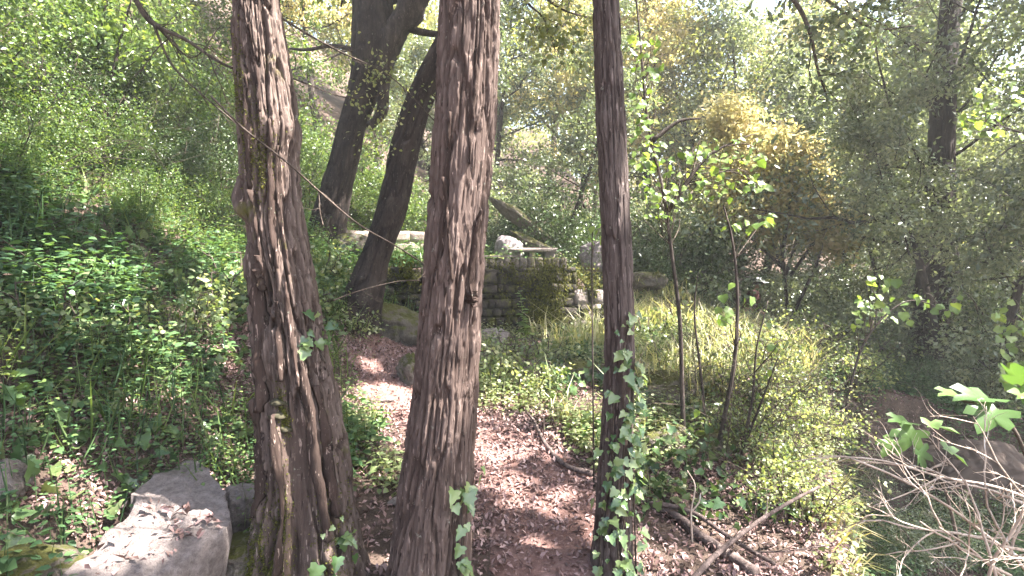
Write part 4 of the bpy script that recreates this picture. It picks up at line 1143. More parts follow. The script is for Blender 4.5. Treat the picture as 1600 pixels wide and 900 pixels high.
# grass on the sunlit clearing and hanging over the gully edge
def grass(pos, hgt, rng, wd=0.035, lean=0.45, down=0.0):
    n = len(pos)
    a_ = rng.uniform(0, 6.28, n); l_ = rng.random(n) * lean
    d1 = np.stack([np.cos(a_) * l_ + down, np.sin(a_) * l_ - down * 0.5, np.ones(n)], 1)
    d2 = d1 + np.stack([np.cos(a_) * 0.8 + down * 1.2, np.sin(a_) * 0.8 - down, -0.5 - 1.2 * down * np.ones(n)], 1)
    p1 = pos + unit(d1) * (hgt * 0.55)[:, None]; p2 = p1 + unit(d2) * (hgt * 0.5)[:, None]
    sd = np.stack([-np.sin(a_), np.cos(a_), np.zeros(n)], 1) * (wd * 0.5 * hgt)[:, None].clip(0.0016, 0.006)
    V = np.stack([pos - sd, pos + sd, p1 + sd * 0.8, p1 - sd * 0.8, p2], 1).reshape(-1, 3)
    b = np.arange(n)[:, None] * 5
    q = b + np.array([[0, 1, 2, 3]]); t3 = b + np.array([[3, 2, 4]])
    r = rng.random(n)
    return [(V, q), (np.zeros((0, 3)), t3 - 5 * n)], np.concatenate([r, r])
pos = scatter(60000, 0.3, 7.0, 4.3, 9.5, rng, lambda x, y: okr(x, y) & ((y < wall_line(x)) | (x > 1.7)) & (edge_e(x, y) < 0.4) & (rng.random(len(x)) < sm(0.46, 0.60, fbm(x * 1.5, y * 1.5, 0, 95, 4) + 0.04 * (y - 6))))[:13000]
pp, rr = grass(pos, np.where(rng.random(len(pos)) < 0.28, rng.uniform(0.35, 0.75, len(pos)), rng.uniform(0.08, 0.34, len(pos))), rng, lean=0.7)
tag(link('grass', mk_mesh('grass', pp, MATS['grass'], rnd=rr, smooth=False)), 'tall sunlit grass in the clearing right of the slim tree', 'grass', kind='stuff')
pos = scatter(60000, 1.3, 5, 2.4, 7.0, rng, lambda x, y: (np.abs(edge_e(x, y) - 0.12) < 0.22) & (rng.random(len(x)) < sm(0.48, 0.6, fbm(x * 2, y * 2, 0, 97, 3))))[:420]
pp, rr = grass(pos, rng.uniform(0.10, 0.34, len(pos)), rng, down=0.55, lean=0.8)
tag(link('hanging_grass', mk_mesh('hanging_grass', pp, MATS['dry_grass'], rnd=rr, smooth=False)), 'dry and green grass hanging over the gully edge', 'grass', kind='stuff')
pos = scatter(9000, 1.2, 4.5, 2.4, 6.6, rng, lambda x, y: (np.abs(edge_e(x, y) - 0.12 - 0.8 * (fbm(x * 2, y * 2, 0, 131, 3) - 0.5)) < 0.3) & (fbm(x * 2.3, y * 2.3, 0, 133, 3) > 0.45))[:1600]
pp, rr = herbs(pos, rng.uniform(0.06, 0.25, len(pos)), 9, 0.04, T_OVA, rng)
tag(link('edge_herbs', mk_mesh('edge_herbs', pp, MATS['leaf_olive'], rnd=rr, smooth=False)), 'small bright herbs along the gully edge', 'herbs', kind='stuff')
# gully bottom and ground beyond it
pos = scatter(26000, 2.2, 10, 2.2, 11, rng, lambda x, y: (edge_e(x, y) > 0.5) & (fbm(x * 1.3, y * 1.3, 0, 99, 3) > 0.43))[:6500]
pp, rr = herbs(pos, rng.uniform(0.08, 0.34, len(pos)), 9, 0.055, T_OVA, rng)
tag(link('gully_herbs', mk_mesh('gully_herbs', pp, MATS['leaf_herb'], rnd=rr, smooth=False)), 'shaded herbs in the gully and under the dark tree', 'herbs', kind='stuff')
# terrace top and woodland floor
pos = scatter(22000, -6, 9, 8.7, 16, rng, lambda x, y: (fbm(x * 0.9, y * 0.9, 0, 103, 3) > 0.44))[:4200]
pp, rr = herbs(pos, rng.uniform(0.08, 0.4, len(pos)), 8, 0.075, T_OVA, rng)
tag(link('woodland_herbs', mk_mesh('woodland_herbs', pp, MATS['leaf_herb'], rnd=rr, smooth=False)), 'herbs on the woodland floor behind the terrace', 'herbs', kind='stuff')
# fallen leaves
def litter(pos, rng, s):
    n = len(pos); P = pos.copy(); P[:, 2] += 0.012 + 0.014 * rng.random(n)
    N = np.array([0, 0, 1.0]) + rng.normal(size=(n, 3)) * 0.28
    T = (T_DIA[0] * np.array([1, 0.9, 1.6]), T_DIA[1])
    return leaves(P, rng.normal(size=(n, 3)), N, s * rng.uniform(0.5, 1.5, n), T, rng)
pos = np.concatenate([scatter(105000, -2.4, 3.0, 1.9, 7.0, rng, lambda x, y: (np.abs(edge_e(x, y) + 5) < 5.2) & off_slab(x, y) & (rng.random(len(x)) < 0.25 + 0.75 * sm(0.38, 0.56, fbm(x * 1.6, y * 1.6, 0, 111, 3)))),
                      scatter(34000, -7, 9, 1.9, 11, rng, lambda x, y: off_slab(x, y) & not_wall(x, y)),
                      scatter(30000, 2.0, 8, 2.6, 9.5, rng, lambda x, y: edge_e(x, y) > 0.1)])
V_, F_, r_ = litter(pos, rng, 0.033)
tag(link('leaf_litter', mk_mesh('leaf_litter', [(V_, F_)], MATS['litter'], rnd=r_, smooth=False)), 'dry pinkish brown fallen leaves strewn over the path and ground', 'leaves', kind='stuff')
# fallen leaves lying on the flat boulder
q = rng.random((150, 2)); P = SLAB[0] + (SLAB[1][rng.integers(0, len(SLAB[1]), 150)] - SLAB[0]) * np.sqrt(q[:, :1]) * 0.9
P = P[(P[:, 1] < SLAB[0][1] + 0.05) & (P[:, 0] > SLAB[0][0] - 0.12)]; P[:, 2] += 0.035
V_, F_, r_ = litter(P, rng, 0.04)
tag(link('boulder_leaves', mk_mesh('boulder_leaves', [(V_, F_)], MATS['litter'], rnd=r_, smooth=False)), 'dry leaves gathered on the flat boulder', 'leaves', kind='stuff')

# ------------------------------------------------------------------ ivy on the trunks: every leaf an object
IVY = [mk_mesh('leaf', [(T_IVY[0] * np.array([1, sy, 1.0]), T_IVY[1])], MATS['leaf_ivy'], smooth=False) for sy in (0.85, 1.0, 1.12)]
MAPLE = [mk_mesh('leaf', [(T_MAPLE[0] * np.array([1, sy, 1.0]), T_MAPLE[1])], MATS['leaf_fresh'], smooth=False) for sy in (0.85, 1.0, 1.1)]
FIG = [mk_mesh('leaf', [(T_FIG[0] * np.array([1, sy, 1.0]), T_FIG[1])], MATS['leaf_fig'], smooth=False) for sy in (0.9, 1.05)]
def put_leaf(parent, mesh, p, D, N, s, name='leaf'):
    D = unit(D); N = np.array(N, float); N = unit(N - D * np.dot(N, D)); B = np.cross(N, D)
    o = link(name, mesh, parent)
    l = np.array(parent.location)
    M = Matrix(((D[0] * s, B[0] * s, N[0] * s, p[0] - l[0]), (D[1] * s, B[1] * s, N[1] * s, p[1] - l[1]), (D[2] * s, B[2] * s, N[2] * s, p[2] - l[2]), (0, 0, 0, 1)))
    o.matrix_local = M
    return o
def ivy(label, info, Yd, stems, n, rng, size, umin=-0.95, umax=0.95, py_w=None):
    z0 = info['zz'][0]
    p0, _ = surf(info, stems[0][0][0], 0.1)
    root = thing('ivy_vine', label, 'ivy', (p0[0], p0[1], 0.0), group='ivy climbing the trunks')
    pts_all = []
    tb = []
    for st in stems:
        P = []
        for u_, py_ in st:
            p, nn = surf(info, u_, pz(py_, Yd)); P.append(p + nn * 0.012)
        Q = catmull(P, 6); tb.append(tube(Q, np.linspace(0.006, 0.003, len(Q)), 5)); pts_all.append((st, Q))
    part('stem', root, merge_tubes(tb), MATS['twig_brown'])
    for k in range(n):
        st, Q = pts_all[k % len(pts_all)]
        t = rng.random() ** 0.8
        c = interp(Q, 1 - t if False else t)
        du = rng.normal() * 0.22
        uu = np.clip(np.interp(t, np.linspace(0, 1, len(st)), [s[0] for s in st]) + du, umin, umax)
        p, nn = surf(info, uu, c[2] + rng.normal() * 0.03)
        lift = rng.uniform(0.015, 0.06)
        N = nn * 0.9 + np.array([0, -0.1, 0.65]) + rng.normal(size=3) * 0.35
        D = np.array([rng.normal() * 0.6, -0.25, -0.7]) + nn * 0.4 + rng.normal(size=3) * 0.25
        put_leaf(root, IVY[rng.integers(3)], p + nn * lift, D, N, size * rng.uniform(0.4, 1.4))
    return root
rng = np.random.default_rng(600)
ivy('ivy vine climbing the lower half of the slim tree', iR, 2.75, [[(0.3, 925), (-0.1, 800), (0.3, 680), (0.0, 580), (0.4, 490)], [(0.8, 925), (0.85, 780), (0.7, 660), (0.75, 560)], [(-0.5, 925), (-0.7, 830), (-0.4, 720), (-0.5, 600)], [(0.75, 925), (0.2, 850), (0.7, 740), (0.5, 640)]], 200, rng, 0.044)
ivy('ivy sprig climbing the right edge of the thick middle trunk', iC, 2.5, [[(0.72, 925), (0.8, 850), (0.75, 790), (0.85, 740)]], 26, rng, 0.058, 0.45, 0.98)
ivy('ivy sprig at the right foot of the old torn tree', iL, 2.6, [[(0.55, 925), (0.85, 860), (0.9, 800)]], 18, rng, 0.056, 0.25, 0.98)
ivy('small ivy shoot half way up the old torn tree', iL, 2.6, [[(0.95, 570), (0.9, 530), (0.92, 490)]], 16, rng, 0.05, 0.7, 0.99)

# ------------------------------------------------------------------ saplings with large leaves
def sapling(label, stems, Yd, nleaf, rng, size, boxes, meshes=MAPLE, r=(0.016, 0.005), tw=0.35):
    b = W(stems[0][0][0], stems[0][0][1], Yd)
    z0 = h1(b[0], Yd)
    root = thing('sapling', label, 'sapling', (b[0], Yd, z0), group='saplings on the right bank')
    allQ = []
    for st in stems:
        P = [W(x, y, Yd) for k, (x, y) in enumerate(st)]
        if st is stems[0]: P[0][2] = min(P[0][2], h1(P[0][0], P[0][1]) - 0.05)
        Q = catmull(P, 6); allQ.append(Q)
        part('stem', root, merge_tubes([tube(Q, np.linspace(r[0], r[1], len(Q)) * 1.25, 7)]), MATS['bark_wood'])
    tws = []
    AQ = np.concatenate(allQ)
    tb = []
    for k in range(nleaf):
        x0, x1, y0, y1 = boxes[rng.integers(len(boxes))]
        c = W(rng.uniform(x0, x1), rng.uniform(y0, y1), Yd + rng.normal() * 0.28)
        if k % 6 == 0:
            s = AQ[np.argmin(np.linalg.norm(AQ - c - np.array([0, 0, -0.25]), axis=1))]
            m_ = (s + c) / 2 + rng.normal(size=3) * 0.05 + np.array([0, 0, 0.05])
            tb.append(tube(catmull([s, m_, c], 4), np.linspace(0.005, 0.0015, 9), 4))
        N = np.array([rng.normal() * 0.5, -0.35 + rng.normal() * 0.4, 0.7])
        D = np.array([rng.normal() * 0.8, -0.3 + 0.5 * rng.normal(), -0.55])
        put_leaf(root, meshes[rng.integers(len(meshes))], c, D, N, size * rng.uniform(0.6, 1.25))
    for t_ in tb:
        part('twig', root, merge_tubes([t_]), MATS['twig_brown'])
    return root
rng = np.random.default_rng(610)
sapling('tall sapling with bright lobed leaves just right of the slim tree', [[(1070, 735), (1066, 620), (1062, 500), (1050, 400), (1036, 300), (1012, 190), (1000, 60), (990, -40)], [(1044, 330), (1100, 250), (1160, 215)], [(1020, 220), (1060, 190), (1095, 185)]], 4.3, 290, rng, 0.056,
        [(985, 1035, 55, 160), (990, 1030, 150, 260), (1000, 1120, 220, 300), (1080, 1200, 215, 300), (1000, 1060, 280, 340), (1060, 1190, 230, 310)])
sapling('slender sapling with few leaves between the tall sapling and the gully', [[(1112, 740), (1130, 660), (1148, 560), (1152, 460), (1145, 380), (1130, 320)]], 4.1, 34, rng, 0.075, [(1115, 1200, 440, 500), (1130, 1170, 330, 360), (1120, 1150, 480, 500), (1185, 1205, 335, 350)])
sapling('thin bare sapling behind the tall sapling', [[(1096, 730), (1100, 640), (1092, 560), (1085, 490), (1090, 430)]], 4.5, 6, rng, 0.06, [(1070, 1110, 620, 700)], r=(0.012, 0.004))
sapling('thin twiggy sapling at the gully edge', [[(1152, 770), (1160, 700), (1176, 620), (1182, 545), (1200, 470)], [(1160, 700), (1185, 640), (1215, 560)]], 4.0, 10, rng, 0.05, [(1150, 1220, 480, 640)], r=(0.011, 0.003))
sapling('leafy branch of fresh lobed leaves in front of the dark tree', [[(1300, 720), (1330, 600), (1360, 520), (1420, 470), (1490, 490)]], 5.2, 70, rng, 0.075, [(1340, 1400, 430, 500), (1400, 1500, 460, 505), (1330, 1380, 470, 510)], r=(0.012, 0.003))
sapling('bright leafy sprig at the right edge of the view', [[(1640, 700), (1610, 560), (1590, 480)]], 5.0, 60, rng, 0.085, [(1552, 1620, 470, 540), (1560, 1625, 540, 600)], r=(0.012, 0.003))
sapling('yellowish leafy branch high at the right edge of the view', [[(1760, 600), (1700, 300), (1620, 220), (1540, 190)]], 5.5, 90, rng, 0.075, [(1520, 1600, 130, 210), (1560, 1640, 90, 180), (1500, 1560, 170, 210)], r=(0.015, 0.004))
sapling('fresh leafy sprig beside the left side of the slim tree', [[(930, 480), (925, 400), (930, 350)]], 3.6, 10, rng, 0.055, [(922, 945, 350, 385)], r=(0.005, 0.002))
# big lobed fig leaves
fg = thing('fig_shoot', 'shoot with big deeply lobed leaves above the dead twigs', 'fig shoot', (W(1640, 900, 2.4)[0], 2.4, h1(1.9, 2.4)))
Q1 = catmull([W(1650, 900, 2.4), W(1620, 760, 2.4), W(1570, 650, 2.45), W(1500, 625, 2.5)], 6)
part('stem', fg, merge_tubes([tube(Q1, np.linspace(0.012, 0.004, len(Q1)), 6)]), MATS['twig_brown'])
for px, py, Yd, s, dx, dz, ny in [(1545, 622, 2.5, 0.24, -1, 0.1, -0.5), (1590, 618, 2.6, 0.26, 1, 0.1, -0.4), (1500, 618, 2.7, 0.16, -1, 0.15, -0.3), (1560, 640, 2.4, 0.2, -0.5, -0.3, -0.7), (1610, 640, 2.5, 0.24, 0.7, -0.2, -0.6), (1590, 600, 2.7, 0.2, -0.2, 0.4, -0.5)]:
    put_leaf(fg, FIG[0 if px % 20 else 1], W(px, py, Yd), np.array([dx, -0.2, dz]), np.array([0.1 * dx, ny * 0.45, 0.9]), s * 0.8)
fg2 = thing('fig_shoot', 'low shoot with big lobed leaves over the gully', 'fig shoot', (W(1460, 720, 3.6)[0], 3.6, h1(2.7, 3.6)))
Q1 = catmull([W(1500, 860, 3.6), W(1475, 760, 3.6), W(1440, 690, 3.5)], 6)
part('stem', fg2, merge_tubes([tube(Q1, np.linspace(0.012, 0.004, len(Q1)), 6)]), MATS['twig_brown'])
for px, py, Yd, s, dx, dz, ny in [(1430, 672, 3.5, 0.25, -0.6, -0.5, -0.8), (1450, 665, 3.6, 0.24, 1, -0.1, -0.3), (1420, 660, 3.6, 0.2, -1, 0.2, -0.4), (1435, 700, 3.5, 0.2, 0.2, -0.9, -0.8), (1475, 700, 3.5, 0.22, 0.8, -0.5, -0.6), (1400, 690, 3.5, 0.18, -0.7, -0.5, -0.6)]:
    put_leaf(fg2, FIG[0 if px % 20 else 1], W(px, py, Yd), np.array([dx, -0.2, dz]), np.array([0.1 * dx, ny * 0.45, 0.9]), s * 0.8)
# tall herb in front of the wall
th_ = thing('tall_herb', 'tall leafy herb standing in front of the retaining wall', 'herb', tuple(W(822, 530, 7.4)))
Q1 = catmull([W(822, 532, 7.4), W(818, 500, 7.4), W(812, 455, 7.4)], 8)
part('stem', th_, merge_tubes([tube(Q1, np.linspace(0.007, 0.003, len(Q1)), 5)]), MATS['leaf_fresh'])
for k in range(20):
    p = interp(Q1, 0.15 + 0.85 * k / 19); az = k * 1.57 + 0.4 * (k % 3)
    put_leaf(th_, MAPLE[k % 3], p, np.array([math.cos(az), math.sin(az), 0.15]), np.array([0, -0.2, 1]), 0.12 * (1.1 - 0.5 * k / 19))

# young yellow-leaved oak
rng = np.random.default_rng(620)
OY = 9.8
by = W(1235, 520, OY)
yo = thing('young_oak', 'young oak with pale yellow spring leaves beyond the saplings', 'tree', (by[0], OY, h1(by[0], OY)))
tb, anc = [], []
for st in [[(1235, 560), (1225, 420), (1210, 320), (1180, 230)], [(1228, 430), (1255, 330), (1250, 240)], [(1225, 420), (1180, 330), (1140, 260)], [(1235, 500), (1280, 400), (1285, 340)], [(1222, 400), (1235, 300), (1220, 215)], [(1225, 420), (1160, 360), (1120, 330)], [(1200, 330), (1150, 230), (1130, 180)], [(1235, 430), (1290, 360), (1310, 380)]]:
    Q = catmull([W(x, y, OY + 0.3 * rng.normal()) for x, y in st], 6); tb.append(tube(Q, np.linspace(0.035, 0.008, len(Q)), 6)); anc += list(Q[7:])
    for k in range(7):
        q = poly(rng, Q[rng.integers(6, len(Q))], rng.normal(size=3) + np.array([0, -0.2, 0.3]), 0.5, 4, 0.25, 0.03); tb.append(tube(q, np.linspace(0.01, 0.003, len(q)), 4)); anc += list(q[1:])
part('branches', yo, merge_tubes(tb), MATS['bark_wood'])
anc = [q for q in anc if q[2] > W(1200, 385, OY)[2]]
V_, F_, r_ = foliage(rng, np.array(anc), 17000, 0.105, 0.15, per=9, tight=0.08, do_prune=False)
part('crown', yo, [(V_, F_)], MATS['leaf_cream'], rnd=r_, smooth=False)

# ------------------------------------------------------------------ dead twigs, fallen branches, overhanging boughs
def twigs(rng, p, d, L, r, depth, out, spread=0.6, up=0.0):
    P = poly(rng, p, d, L, 6, 0.13, up)
    out.append(tube(P, np.linspace(r, r * 0.45, len(P)), 5 if depth > 1 else 4))
    if depth > 0:
        for k in range(rng.integers(2, 5)):
            t = rng.uniform(0.25, 1)
            twigs(rng, interp(P, t), unit(P[-1] - P[0]) + rng.normal(size=3) * spread, L * rng.uniform(0.4, 0.65), r * 0.55, depth - 1, out, spread, up)
rng = np.random.default_rng(630)
ds = thing('dead_shrub', 'pale leafless dead shrub in the lower right corner', 'shrub', (W(1600, 900, 1.9)[0], 1.9, 0.0))
out = []
for px, py, dx, dz, L in [(1610, 900, -0.5, 0.9, 0.42), (1590, 920, -0.9, 0.5, 0.5), (1640, 880, -0.7, 0.7, 0.6), (1560, 915, -0.3, 1, 0.36), (1600, 860, -1, 0.2, 0.5), (1640, 800, -0.7, 0.4, 0.45), (1540, 920, 0.2, 1.0, 0.34), (1620, 920, 0, 1.0, 0.5), (1580, 900, -0.7, 0.8, 0.4), (1610, 930, -0.4, 0.8, 0.36), (1570, 880, 0.3, 0.8, 0.3)]:
    twigs(rng, W(px, py, 1.9 + rng.normal() * 0.1), np.array([dx, rng.normal() * 0.3, dz]), L, 0.006, 3, out, 0.6)
part('twigs', ds, merge_tubes(out), MATS['twig_pale'])
def bough(name, label, lines, mat, rng, cat='branch', sub=0, sides=7, base=None, group=None, subL=0.25, subr=0.4, rough=0.0, leaf=None):
    first = W(*lines[0][0][0])
    root = thing(name, label, cat, tuple(first if base is None else base), group=group)
    for pts, r0, r1 in lines:
        Q = catmull([W(*q) for q in pts], 8)
        out = [tube(Q, np.linspace(r0, r1, len(Q)), sides, rough, 5)]
        ends = []
        for k in range(sub):
            t = rng.uniform(0.15, 1); p = interp(Q, t); rr = (r0 + (r1 - r0) * t) * subr
            o2 = []
            twigs(rng, p, unit(Q[-1] - Q[0]) + rng.normal(size=3) * 0.7 + np.array([0, 0, -0.1]), subL * rng.uniform(0.5, 1.2), rr, 1, o2, 0.5)
            out += o2; ends += [t_[0][-1] for t_ in o2] + [t_[0][len(t_[0]) // 2] for t_ in o2]
        part('branch', root, merge_tubes(out), MATS[mat])
        if leaf and ends:
            V_, F_, r_ = foliage(rng, np.array(ends), leaf[0], leaf[1], leaf[3], tmpl=T_OVA, per=7, tight=0.05, do_prune=True)
            part('foliage', root, [(V_, F_)], MATS[leaf[2]], rnd=r_, smooth=False)
    return root
bough('dead_twig', 'long pale twig arching out over the gully', [([(1660, 800, 2.1), (1560, 762, 2.1), (1470, 745, 2.15), (1380, 720, 2.2), (1300, 714, 2.25), (1235, 722, 2.3)], 0.006, 0.002), ([(1330, 716, 2.2), (1400, 745, 2.15), (1480, 790, 2.1), (1560, 850, 2.05), (1640, 900, 2.0)], 0.004, 0.006), ([(1470, 745, 2.15), (1420, 770, 2.1), (1365, 790, 2.1)], 0.004, 0.0015)], 'twig_pale', rng, cat='twig', sub=5, sides=5, subL=0.16, subr=0.6)
def ground_log(name, label, pts, r0, r1, mat, rng, lift=0.0, sides=10, sub=2):
    P = []
    for px, py in pts:
        g = G(px, py); g[2] += r0 * 0.8 + lift; P.append(g)
    Q = catmull(P, 8)
    root = thing(name, label, 'branch', tuple(P[0]))
    out = [tube(Q, np.linspace(r0, r1, len(Q)), sides, 0.5, 9)]
    for k in range(sub):
        twigs(rng, interp(Q, rng.uniform(0.3, 0.9)), unit(Q[-1] - Q[0]) + rng.normal(size=3) * 0.6 + np.array([0, 0, 0.4]), 0.4, r1 * 0.5, 1, out)
    part('branch', root, merge_tubes(out), MATS[mat])
ground_log('fallen_branch', 'thick fallen branch lying behind the slim tree towards the corner', [(1180, 905), (1100, 850), (1050, 812), (1000, 788), (940, 770)], 0.031, 0.018, 'log_bark', rng)
ground_log('fallen_branch', 'thin curved fallen branch left of the slim tree', [(925, 752), (880, 735), (850, 700), (835, 668), (822, 652)], 0.020, 0.009, 'log_bark', rng, 0.03)
ground_log('fallen_branch', 'thin stick lying across the thick fallen branch', [(1010, 800), (1080, 820), (1150, 868), (1210, 900)], 0.016, 0.010, 'log_bark', rng, 0.05)
bough('broken_branch', 'broken brown branch propped up at the gully edge', [([(1060, 930, 2.6), (1120, 866, 2.75), (1200, 805, 2.9), (1280, 760, 3.0)], 0.017, 0.008)], 'log_bark', rng, sub=3, subL=0.2, rough=0.3)
bough('dead_twig', 'pale crooked twig standing by the thick fallen branch', [([(1082, 850, 3.0), (1080, 800, 3.0), (1086, 760, 3.0), (1074, 735, 3.05)], 0.006, 0.003), ([(1080, 800, 3.0), (1092, 785, 3.0), (1095, 770, 3.0)], 0.005, 0.003)], 'twig_pale', rng, cat='twig', sub=0, sides=5)
og = 'boughs hanging into the top of the view'
bough('overhanging_bough', 'bare dark bough across the top left sky of leaves', [([(190, -60, 4.2), (215, 5, 4.2), (240, 38, 4.2), (290, 62, 4.2), (345, 98, 4.2), (400, 120, 4.2)], 0.022, 0.008), ([(240, 38, 4.2), (262, 90, 4.2), (285, 120, 4.2), (330, 160, 4.2), (390, 210, 4.1)], 0.010, 0.004), ([(250, 42, 4.2), (300, 90, 4.2), (345, 40, 4.3)], 0.008, 0.003)], 'twig_brown', rng, sub=7, subL=0.4, group=og)
bough('overhanging_bough', 'thin bare bough crossing in front of the leaning trees', [([(380, -40, 3.4), (430, 20, 3.4), (520, 75, 3.5), (610, 120, 3.5), (680, 190, 3.5)], 0.009, 0.003), ([(400, 110, 3.6), (450, 120, 3.6), (530, 150, 3.6), (580, 152, 3.6), (605, 140, 3.6)], 0.006, 0.003)], 'twig_brown', rng, sub=9, subL=0.28, group=og, leaf=(420, 0.026, 'leaf_olive', 0.05))
bough('dead_twig', 'long thin dead twig slanting across the old tree to the wall', [([(330, 150, 2.2), (380, 200, 2.2), (450, 255, 2.2), (500, 300, 2.25), (560, 350, 2.3), (620, 385, 2.35), (662, 412, 2.4)], 0.0045, 0.003), ([(498, 298, 2.25), (500, 330, 2.25), (505, 352, 2.25)], 0.003, 0.002), ([(520, 470, 2.4), (560, 455, 2.4), (620, 440, 2.4), (656, 438, 2.4)], 0.003, 0.002)], 'twig_brown', rng, cat='twig', sub=3, sides=5, subL=0.12)
bough('overhanging_bough', 'dark leafy bough hanging down from the top right', [([(1180, -60, 5.5), (1240, 0, 5.5), (1265, 50, 5.5), (1278, 110, 5.5), (1292, 150, 5.5)], 0.028, 0.008), ([(1240, -40, 5.6), (1320, 20, 5.6), (1370, 45, 5.6), (1430, 40, 5.6)], 0.018, 0.006), ([(1290, -60, 5.3), (1330, 10, 5.3), (1385, 40, 5.3)], 0.012, 0.005)], 'twig_brown', rng, sub=9, subL=0.55, group=og, leaf=(700, 0.06, 'leaf_grey', 0.10))
bough('overhanging_bough', 'leafy bough hanging between the two tall trunks at the top', [([(780, -60, 5.0), (820, 0, 5.0), (850, 30, 5.0), (868, 80, 5.0)], 0.014, 0.004), ([(800, -50, 5.2), (870, 10, 5.2), (930, 30, 5.2)], 0.014, 0.006)], 'twig_brown', rng, sub=9, subL=0.4, group=og, leaf=(420, 0.06, 'leaf_olive', 0.09))
bs = bough('forked_shrub', 'small dark forked tree on the left bank under the leaves', [([(166, 250, 7.0), (166, 172, 7.0), (160, 130, 7.0), (150, 90, 7.0), (160, 40, 7.0), (170, -20, 7)], 0.035, 0.014), ([(166, 150, 7.0), (180, 100, 7.0), (190, 55, 7.0), (205, 0, 7.0)], 0.025, 0.010), ([(155, 55, 7.0), (125, 50, 7.0), (92, 47, 7.0)], 0.03, 0.012)], 'bark_wood', rng, cat='tree', sub=6, subL=0.5, leaf=(1200, 0.07, 'leaf_green', 0.18))

# ------------------------------------------------------------------ walker with a white cap
pp_ = W(1168, 455, 13.0)
gz = h1(pp_[0], 13.0)
person = thing('person', 'person in a white cap and dark red jacket walking in the bushes', 'person', (pp_[0], 13.0, gz))
person.rotation_euler = (0, 0, -0.2)
plain_mat('skin', (0.45, 0.27, 0.2), 0.6, 0.05); plain_mat('jacket', (0.09, 0.035, 0.035), 0.9, 0.2); plain_mat('trousers', (0.03, 0.03, 0.035), 0.9, 0.2); plain_mat('cap', (0.8, 0.8, 0.82), 0.8, 0.05); plain_mat('hair', (0.05, 0.035, 0.025), 0.7, 0.2)
def skin_obj(name, verts, edges, mat, parent):
    me = bpy.data.meshes.new(name)
    me.from_pydata([v[:3] for v in verts], edges, []); me.materials.append(MATS[mat])
    o = link(name, me, parent)
    o.modifiers.new('skin', 'SKIN')
    if not me.skin_vertices: me.skin_vertices.new()
    for k, v in enumerate(verts):
        r = v[3]; me.skin_vertices[0].data[k].radius = (r if not hasattr(r, '__len__') else r[0], r if not hasattr(r, '__len__') else r[1])
    me.skin_vertices[0].data[0].use_root = True
    s = o.modifiers.new('sub', 'SUBSURF'); s.levels = 2; s.render_levels = 2
    return o
def chain(n, st=0): return [(st + i, st + i + 1) for i in range(n - 1)]
bodyv = [(0, 0, 0.92, (0.12, 0.15)), (0.05, 0, 1.1, (0.11, 0.14)), (0.12, 0, 1.28, (0.12, 0.17)), (0.17, 0, 1.40, (0.09, 0.12)), (0.20, 0, 1.48, 0.05), (0.23, 0, 1.54, 0.07), (0.25, 0, 1.62, 0.095), (0.24, 0, 1.70, 0.07),
         (0.16, 0.19, 1.38, 0.055), (0.12, 0.26, 1.12, 0.042), (0.30, 0.22, 0.98, 0.032), (0.37, 0.21, 0.95, 0.035), (0.16, -0.19, 1.38, 0.055), (0.10, -0.26, 1.12, 0.042), (0.26, -0.24, 0.96, 0.032), (0.33, -0.23, 0.93, 0.035),
         (0.0, 0.1, 0.84, 0.09), (0.14, 0.1, 0.47, 0.06), (0.10, 0.1, 0.09, 0.042), (0.24, 0.1, 0.04, 0.035), (0.0, -0.1, 0.84, 0.09), (-0.02, -0.1, 0.46, 0.06), (-0.2, -0.1, 0.10, 0.042), (-0.08, -0.1, 0.04, 0.035)]
skin_obj('body', bodyv, [(0, 1), (1, 2), (2, 3), (3, 4), (4, 5), (5, 6), (6, 7), (3, 8), (8, 9), (9, 10), (10, 11), (3, 12), (12, 13), (13, 14), (14, 15), (0, 16), (16, 17), (17, 18), (18, 19), (0, 20), (20, 21), (21, 22), (22, 23)], 'skin', person)
gr = lambda v, k: (v[0], v[1], v[2], (v[3][0] * k, v[3][1] * k) if hasattr(v[3], '__len__') else v[3] * k)
jv = [gr(bodyv[q], 1.18) for q in (0, 1, 2, 3, 8, 9, 10, 12, 13, 14)]
skin_obj('jacket', jv, [(0, 1), (1, 2), (2, 3), (3, 4), (4, 5), (5, 6), (3, 7), (7, 8), (8, 9)], 'jacket', person)
tv = [gr(bodyv[q], 1.16) for q in (0, 16, 17, 18, 20, 21, 22)]
skin_obj('trousers', tv, [(0, 1), (1, 2), (2, 3), (0, 4), (4, 5), (5, 6)], 'trousers', person)
def dome(c, r, sz, a0=0.0, tilt=0.0):
    th = np.linspace(0, math.pi / 2 + a0, 8); ph = np.linspace(0, 2 * math.pi, 20, endpoint=False)
    T_, P_ = np.meshgrid(th, ph, indexing='ij')
    V = np.stack([np.sin(T_) * np.cos(P_), np.sin(T_) * np.sin(P_), np.cos(T_)], -1).reshape(-1, 3) * np.array(sz) * r
    i = np.arange(7)[:, None] * 20; j = np.arange(20)[None]; k = (j + 1) % 20
    return V + np.array(c), np.stack([i + j, i + 20 + j, i + 20 + k, i + k], -1).reshape(-1, 4)
capp = part('cap', person, [dome((0.245, 0, 1.66), 0.125, (1, 0.92, 0.85))], MATS['cap'], world=False)
bt = np.linspace(-1.2, 1.2, 11)
bo = np.stack([0.245 + 0.22 * np.cos(bt), 0.125 * np.sin(bt) * 1.05, 1.635 + 0 * bt], 1); bi = np.stack([0.245 + 0.115 * np.cos(bt), 0.11 * np.sin(bt), 1.665 + 0 * bt], 1)
Vb = np.concatenate([bi, bo, bi - [0, 0, 0.008], bo - [0, 0, 0.008]]); fq = []
